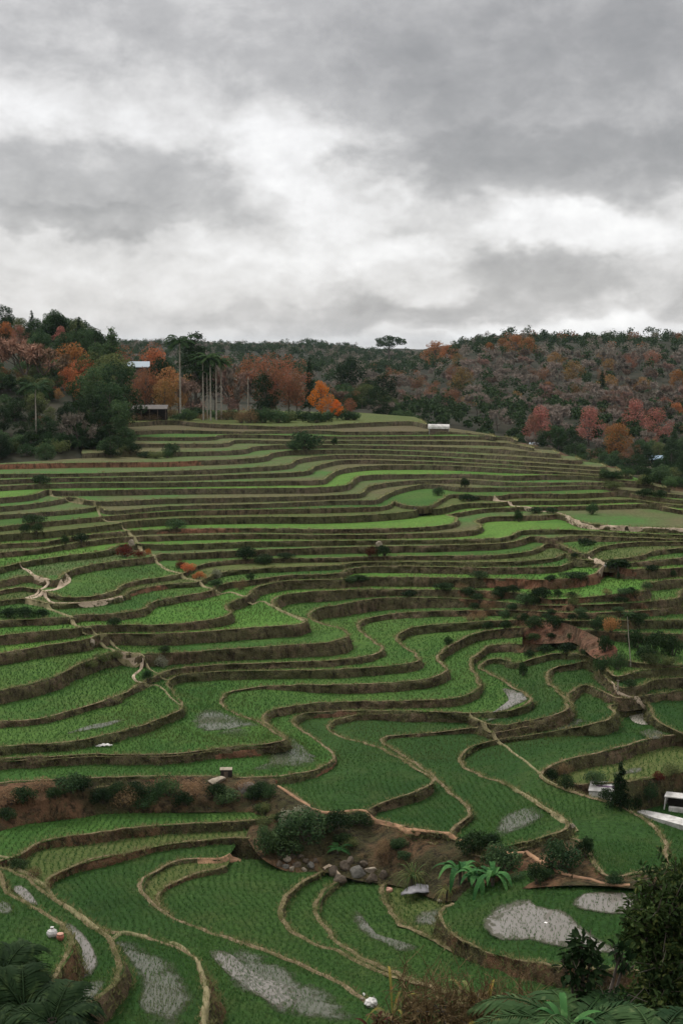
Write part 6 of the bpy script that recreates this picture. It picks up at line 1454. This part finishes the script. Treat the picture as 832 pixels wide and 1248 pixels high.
def near_shrub(name, loc, clumps, nl, size, leaf, label, seed, cat='shrub', aspect=0.5, twig=0.012, sprigs=0):
    """a shrub of branches; clumps are (x, y, radius px, distance) in surveyed directions"""
    rng = np.random.default_rng(seed); r = tag(empty(name, loc, 0), label, cat)
    cc = np.array([(near(x, y, D) - Vector(loc))[:] for x, y, R, D in clumps]); rr = np.array([R * D / F for x, y, R, D in clumps])
    P, d = clump_points(cc, rr * 1.2, nl, rng, 0.1, 0.9); V, FA = leaves6(P, size, rng, aspect, d)
    parts = []
    if sprigs:
        SV = []; SD = []
        for k in range(sprigs):
            i_ = rng.integers(len(cc)); d_ = rng.normal(size=3); d_[2] = abs(d_[2]) * 0.8 + 0.1; d_ /= np.linalg.norm(d_); s0 = cc[i_] + d_ * rr[i_] * 0.7; L_ = rr[i_] * rng.uniform(0.7, 1.7)
            e_ = s0 + d_ * L_ + np.array([0, 0, -0.15 * L_]); parts.append(tube([tuple(cc[i_]), tuple(s0), tuple(e_)], twig, 0.003, 4))
            for t_ in np.linspace(0.15, 1, 11): SV.append(s0 + (e_ - s0) * t_ + rng.normal(size=3) * 0.02); SD.append(d_ + rng.normal(size=3) * 0.8)
        V2, F2 = leaves6(np.array(SV), size, rng, aspect, np.array(SD)); FA = np.concatenate([FA, F2 + len(V)]); V = np.concatenate([V, V2])
    link('foliage', mesh_np('foliage', V, FA), ML[leaf], r)
    for c, q in zip(cc, rr):
        parts.append(tube([(0, 0, -0.4), (c[0] * 0.3, c[1] * 0.3, c[2] * 0.55), (c[0] * 0.8, c[1] * 0.8, c[2] * 0.85), tuple(c)], 0.05, 0.012, 6))
        for k in range(7):
            e = c + rng.normal(size=3) * q * 0.75; parts.append(tube([tuple(c * 0.93), tuple((c + e) / 2 + rng.normal(size=3) * 0.05), tuple(e)], twig, 0.004, 4))
    part('branches', parts, BARK, r); return r
g = drop(near(815, 1248, 21).x, 21)[0]
near_shrub('leafy_shrub', g, [(800,1082,20,21),(822,1068,18,21.5),(836,1082,26,21),(784,1098,16,21),(800,1112,26,20.6),(826,1112,28,21),(788,1135,22,20.5),(815,1145,34,20.6),(838,1150,34,21),(786,1165,16,20.5),(806,1180,32,20.2),(836,1190,34,20.6),(800,1212,30,20),(826,1228,36,20),(795,1243,26,19.6),(772,1128,10,20.8),(776,1148,10,20.8),(850,1120,30,21.5),(815,1260,36,19.5),(778,1215,14,20)],
           5200, 0.12, 'shrub', 'big leafy shrub filling the lower right edge', 301, sprigs=120)
g = drop(near(712, 1248, 19).x, 19)[0]
near_shrub('tall_herb', g, [(709,1148,11,19),(700,1165,14,19),(718,1163,12,19),(695,1185,12,19),(722,1185,12,19),(708,1205,12,19),(755,1160,9,19.5),(760,1172,8,19.5)], 330, 0.15, 'dark', 'thin dark leafed plant rising above the large fern', 302, 'plant')
g = drop(near(540, 1262, 20).x, 20)[0]
BR = np.random.default_rng(55)
def brush(name, loc, xs, ys, n, leaf, label, seed, twl=0.5):
    rng = np.random.default_rng(seed); r = tag(empty(name, loc, 0), label, 'brush'); parts = []
    for i in range(n):
        x = rng.uniform(*xs); y = ys[0] + (ys[1] - ys[0]) * rng.random() ** 0.7; D = 20 + rng.uniform(-0.8, 0.8)
        e = near(x, y, D) - Vector(loc); b = near(x + rng.uniform(-30, 30), 1275, D) - Vector(loc); m = (e + b) / 2 + Vector(rng.normal(size=3) * 0.12)
        parts.append(tube([b, m, e], 0.011, 0.003, 4))
        for k in range(4):
            s = m.lerp(e, rng.random()); q = s + Vector(rng.normal(size=3) * 0.16) + Vector((0, 0, 0.12)); parts.append(tube([s, (s + q) / 2 + Vector(rng.normal(size=3) * 0.03), q], 0.006, 0.002, 3))
    part('stalks', parts, ML['dry'], r); return r
brush('dry_brush', g, (490, 560), (1160, 1238), 105, 'dry', 'tangled dry brown stalks at the bottom centre, the left heap', 303)
brush('dry_brush', g, (560, 650), (1180, 1240), 125, 'dry', 'tangled dry brown stalks at the bottom centre, the right heap', 304)
for i, (x, y, D, nl, L, w, lf, l_) in enumerate([(478,1240,20,5,0.6,0.05,'yellow','plant with a few yellow orange strap leaves left of the dry stalks'),(455,1262,19.5,6,0.45,0.06,'red','dark red leaved plant at the bottom centre'),(575,1235,20,4,0.6,0.09,'yucca','plant with pointed green and rust leaves in the dry stalks'),(608,1255,19.6,7,0.6,0.09,'red','dark red leaved plant in the right heap of dry stalks'),(520,1255,19.8,5,0.45,0.06,'red','dark red leaved plant in the left heap of dry stalks'),(590,1258,19.4,6,0.6,0.07,'yellow','yellow strap leaved plant low in the dry stalks')]):
    g, st = base_of(x, y, D); rosette('strap_leaf_plant', g, nl, L, w, lf, l_, 'plant', 320 + i, (0.2, 0.8), (0.9, 2.4), st, 0.02, as_parts=True)
g, st = base_of(560, 1262, 19.2)
near_shrub('low_shrub', g, [(470,1252,14,19.5),(505,1238,16,19.5),(540,1235,20,19.5),(580,1228,20,19.6),(620,1236,22,19.6),(650,1240,16,19.6),(600,1225,12,19.8),(640,1262,20,19.2)], 1700, 0.085, 'dry', 'low rusty brown shrub under the dry stalks at the bottom', 305, sprigs=40)
g, st = base_of(745, 1262, 17.6)
near_shrub('low_shrub', g, [(660,1262,20,18.4),(700,1262,22,18.4),(745,1225,22,18.6),(760,1245,26,18.4),(735,1262,24,18.2),(780,1262,24,18.4)], 1500, 0.08, 'dark', 'dense dark undergrowth beneath the ferns at the bottom right', 306)
g, st = base_of(20, 1275, 22)
near_shrub('low_shrub', g, [(-5,1215,24,22),(15,1195,22,22.3),(35,1215,24,22),(60,1230,18,22),(10,1240,30,22),(45,1250,30,21.6),(75,1252,16,21.6),(-5,1180,18,22.4)], 2600, 0.10, 'dark', 'dense dark undergrowth among the palm bushes at the bottom left', 307)
# ================================================================ HAZE
V, FA = boxm(-9200, 9200, -9200, 9200, EYE - 65.5, EYE + 70)
hz = link('haze', mesh_mixed('haze', V, FA)); hm = bpy.data.materials.new('haze'); hm.use_nodes = True; hm.node_tree.nodes.clear()
ho = hm.node_tree.nodes.new('ShaderNodeOutputMaterial'); hv = hm.node_tree.nodes.new('ShaderNodeVolumePrincipled')
hv.inputs['Density'].default_value = 0.00003; hv.inputs['Color'].default_value = (0.70, 0.84, 0.98, 1); hv.inputs['Anisotropy'].default_value = 0.3
hm.node_tree.links.new(hv.outputs[0], ho.inputs['Volume']); hz.data.materials.append(hm); tag(hz, 'thin pale air haze over the whole valley', 'haze', kind='stuff')
# ================================================================ CAMERA, SKY, LIGHT
cam = bpy.data.cameras.new('camera'); co = bpy.data.objects.new('camera', cam); COL.objects.link(co)
cam.sensor_fit = 'VERTICAL'; cam.sensor_height = 36; cam.lens = 36.0 * F / 1248.0; cam.clip_end = 30000; cam.clip_start = 0.1
co.location = (0, 0, EYE); co.rotation_euler = (math.pi / 2 - TH, 0, 0); scene.camera = co
world = bpy.data.worlds.new('World'); scene.world = world; world.use_nodes = True
nt = world.node_tree; nt.nodes.clear()
out = nt.nodes.new('ShaderNodeOutputWorld')
sky = nt.nodes.new('ShaderNodeTexSky'); sky.sky_type = 'NISHITA'; sky.sun_disc = False
SUN_EL, SUN_AZ = math.radians(50), math.radians(-35)
sky.sun_elevation = SUN_EL; sky.sun_rotation = SUN_AZ
bg1 = nt.nodes.new('ShaderNodeBackground'); bg1.inputs[1].default_value = 0.08; nt.links.new(sky.outputs[0], bg1.inputs[0])
tc = nt.nodes.new('ShaderNodeTexCoord'); sep = nt.nodes.new('ShaderNodeSeparateXYZ')
nrm = nt.nodes.new('ShaderNodeVectorMath'); nrm.operation = 'NORMALIZE'; nt.links.new(tc.outputs['Generated'], nrm.inputs[0]); nt.links.new(nrm.outputs[0], sep.inputs[0])
az = mth(nt, 'ARCTAN2', sep.outputs[0], sep.outputs[1]); el = mth(nt, 'ARCSINE', sep.outputs[2])
cmb = nt.nodes.new('ShaderNodeCombineXYZ'); nt.links.new(az, cmb.inputs[0]); nt.links.new(el, cmb.inputs[1]); UV = cmb.outputs[0]
def wn(scale, detail, rough, scl, dist=0.0, off=(0, 0, 0)):
    mp = nt.nodes.new('ShaderNodeMapping'); mp.inputs['Scale'].default_value = scl; mp.inputs['Location'].default_value = off
    nt.links.new(UV, mp.inputs['Vector'])
    n = nt.nodes.new('ShaderNodeTexNoise'); n.inputs['Scale'].default_value = scale; n.inputs['Detail'].default_value = detail
    n.inputs['Roughness'].default_value = rough; n.inputs['Distortion'].default_value = dist
    nt.links.new(mp.outputs[0], n.inputs['Vector']); return n
# bend the cloud bank outlines with two scales of turbulence
w1 = wn(9, 4, 0.6, (1, 1.6, 1)); w2 = wn(30, 3, 0.6, (1, 1.5, 1), off=(3, 1, 0))
def offs(col, amp):
    s = nt.nodes.new('ShaderNodeVectorMath'); s.operation = 'SUBTRACT'; nt.links.new(col, s.inputs[0]); s.inputs[1].default_value = (0.5, 0.5, 0.5)
    m = nt.nodes.new('ShaderNodeVectorMath'); m.operation = 'MULTIPLY'; nt.links.new(s.outputs[0], m.inputs[0]); m.inputs[1].default_value = (amp, amp * 0.55, 0); return m.outputs[0]
def vadd(a, b):
    s = nt.nodes.new('ShaderNodeVectorMath'); s.operation = 'ADD'; nt.links.new(a, s.inputs[0]); nt.links.new(b, s.inputs[1]); return s.outputs[0]
WUV = vadd(vadd(UV, offs(w1.outputs['Color'], 0.11)), offs(w2.outputs['Color'], 0.05))
def blob(x, y, rx, ry, amp, edge=1.0):
    """a cloud bank centred in the direction of sky position x, y; soft top, edge > 1 gives it a crisper rim"""
    mp = nt.nodes.new('ShaderNodeMapping'); mp.vector_type = 'POINT'
    u0, v0 = (x - 416) / F, (425 - y) / F; sx, sy = F / rx, F / ry
    mp.inputs['Location'].default_value = (-u0 * sx, -v0 * sy, 0); mp.inputs['Scale'].default_value = (sx, sy, 0)
    nt.links.new(WUV, mp.inputs['Vector'])
    ln = nt.nodes.new('ShaderNodeVectorMath'); ln.operation = 'LENGTH'; nt.links.new(mp.outputs[0], ln.inputs[0])
    mr = nt.nodes.new('ShaderNodeMapRange'); mr.interpolation_type = 'SMOOTHSTEP'
    nt.links.new(ln.outputs['Value'], mr.inputs['Value'])
    mr.inputs['From Min'].default_value = 1.0 + 0.6 / edge; mr.inputs['From Max'].default_value = 1.0 - 0.6 / edge
    mr.inputs['To Min'].default_value = 0; mr.inputs['To Max'].default_value = amp
    return mr.outputs['Result']
BLOBS = [
 # dark banks
 (470, 10, 620, 105, -0.11, 1.0), (700, 120, 330, 105, -0.17, 1.3), (720, 205, 290, 42, -0.14, 1.8), (120, 232, 180, 58, -0.16, 2.0), (60, 278, 230, 16, -0.06, 2.0),
 (620, 350, 260, 32, -0.12, 1.2), (430, 385, 200, 16, -0.09, 1.3), (560, 395, 120, 10, -0.06, 1.5), (300, 262, 60, 26, -0.05, 1.5),
 # bright openings
 (90, 150, 150, 40, 0.08, 1.0), (340, 205, 75, 50, 0.13, 1.5), (420, 262, 70, 40, 0.12, 1.6), (500, 335, 75, 32, 0.16, 1.6), (700, 285, 130, 30, 0.15, 1.7), (470, 215, 40, 16, 0.08, 1.5),
 (690, 402, 210, 13, 0.15, 1.0), (250, 335, 160, 30, 0.05, 1.3), (120, 372, 150, 20, 0.04, 1.2), (390, 320, 60, 22, 0.06, 1.4)]
acc = None
for b_ in BLOBS:
    v = blob(*b_); acc = v if acc is None else mth(nt, 'ADD', acc, v)
puff = wn(17, 7, 0.62, (1, 1.55, 1), 0.2, off=(5, 2, 0)).outputs['Fac']; soft = wn(5, 4, 0.5, (1, 2.6, 1), off=(1, 7, 0)).outputs['Fac']
val = mth(nt, 'ADD', acc, mth(nt, 'MULTIPLY_ADD', puff, 0.44, -0.22)); val = mth(nt, 'ADD', val, mth(nt, 'MULTIPLY_ADD', soft, 0.20, -0.10))
fin = wn(46, 5, 0.6, (1, 1.35, 1), 0.2, off=(2, 9, 0)).outputs['Fac']; val = mth(nt, 'ADD', val, mth(nt, 'MULTIPLY_ADD', fin, 0.16, -0.08)); val = mth(nt, 'ADD', val, 0.54)
ccol = ramp(nt, val, [(0.0, (0.150, 0.152, 0.156)), (0.28, (0.270, 0.267, 0.268)), (0.42, (0.37, 0.364, 0.364)), (0.55, (0.52, 0.512, 0.508)), (0.68, (0.66, 0.655, 0.655)), (0.85, (0.82, 0.82, 0.81)), (1.0, (0.92, 0.92, 0.92))])
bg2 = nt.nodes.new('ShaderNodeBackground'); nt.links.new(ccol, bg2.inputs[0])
mr_ = nt.nodes.new('ShaderNodeMapRange'); nt.links.new(el, mr_.inputs['Value'])      # extra brightness added towards the zenith, above the view, to light the treads
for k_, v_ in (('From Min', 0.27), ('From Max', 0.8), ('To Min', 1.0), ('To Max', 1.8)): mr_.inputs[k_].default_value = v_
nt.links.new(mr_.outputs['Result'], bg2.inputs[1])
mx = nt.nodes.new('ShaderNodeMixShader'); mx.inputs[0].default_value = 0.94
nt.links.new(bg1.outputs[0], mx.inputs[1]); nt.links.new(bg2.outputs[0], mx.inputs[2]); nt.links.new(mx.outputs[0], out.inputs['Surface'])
sun = bpy.data.lights.new('sun', 'SUN'); so = bpy.data.objects.new('sun', sun); COL.objects.link(so)
sun.energy = 1.5; sun.angle = math.radians(12); sun.color = (1.0, 0.96, 0.90)
sd = Vector((math.sin(SUN_AZ) * math.cos(SUN_EL), math.cos(SUN_AZ) * math.cos(SUN_EL), math.sin(SUN_EL)))
so.rotation_euler = sd.to_track_quat('Z', 'Y').to_euler()
scene.view_settings.view_transform = 'Standard'; scene.view_settings.look = 'None'; scene.view_settings.gamma = 1; scene.view_settings.exposure = 0.52
scene.cycles.max_bounces = 5; scene.cycles.transparent_max_bounces = 12
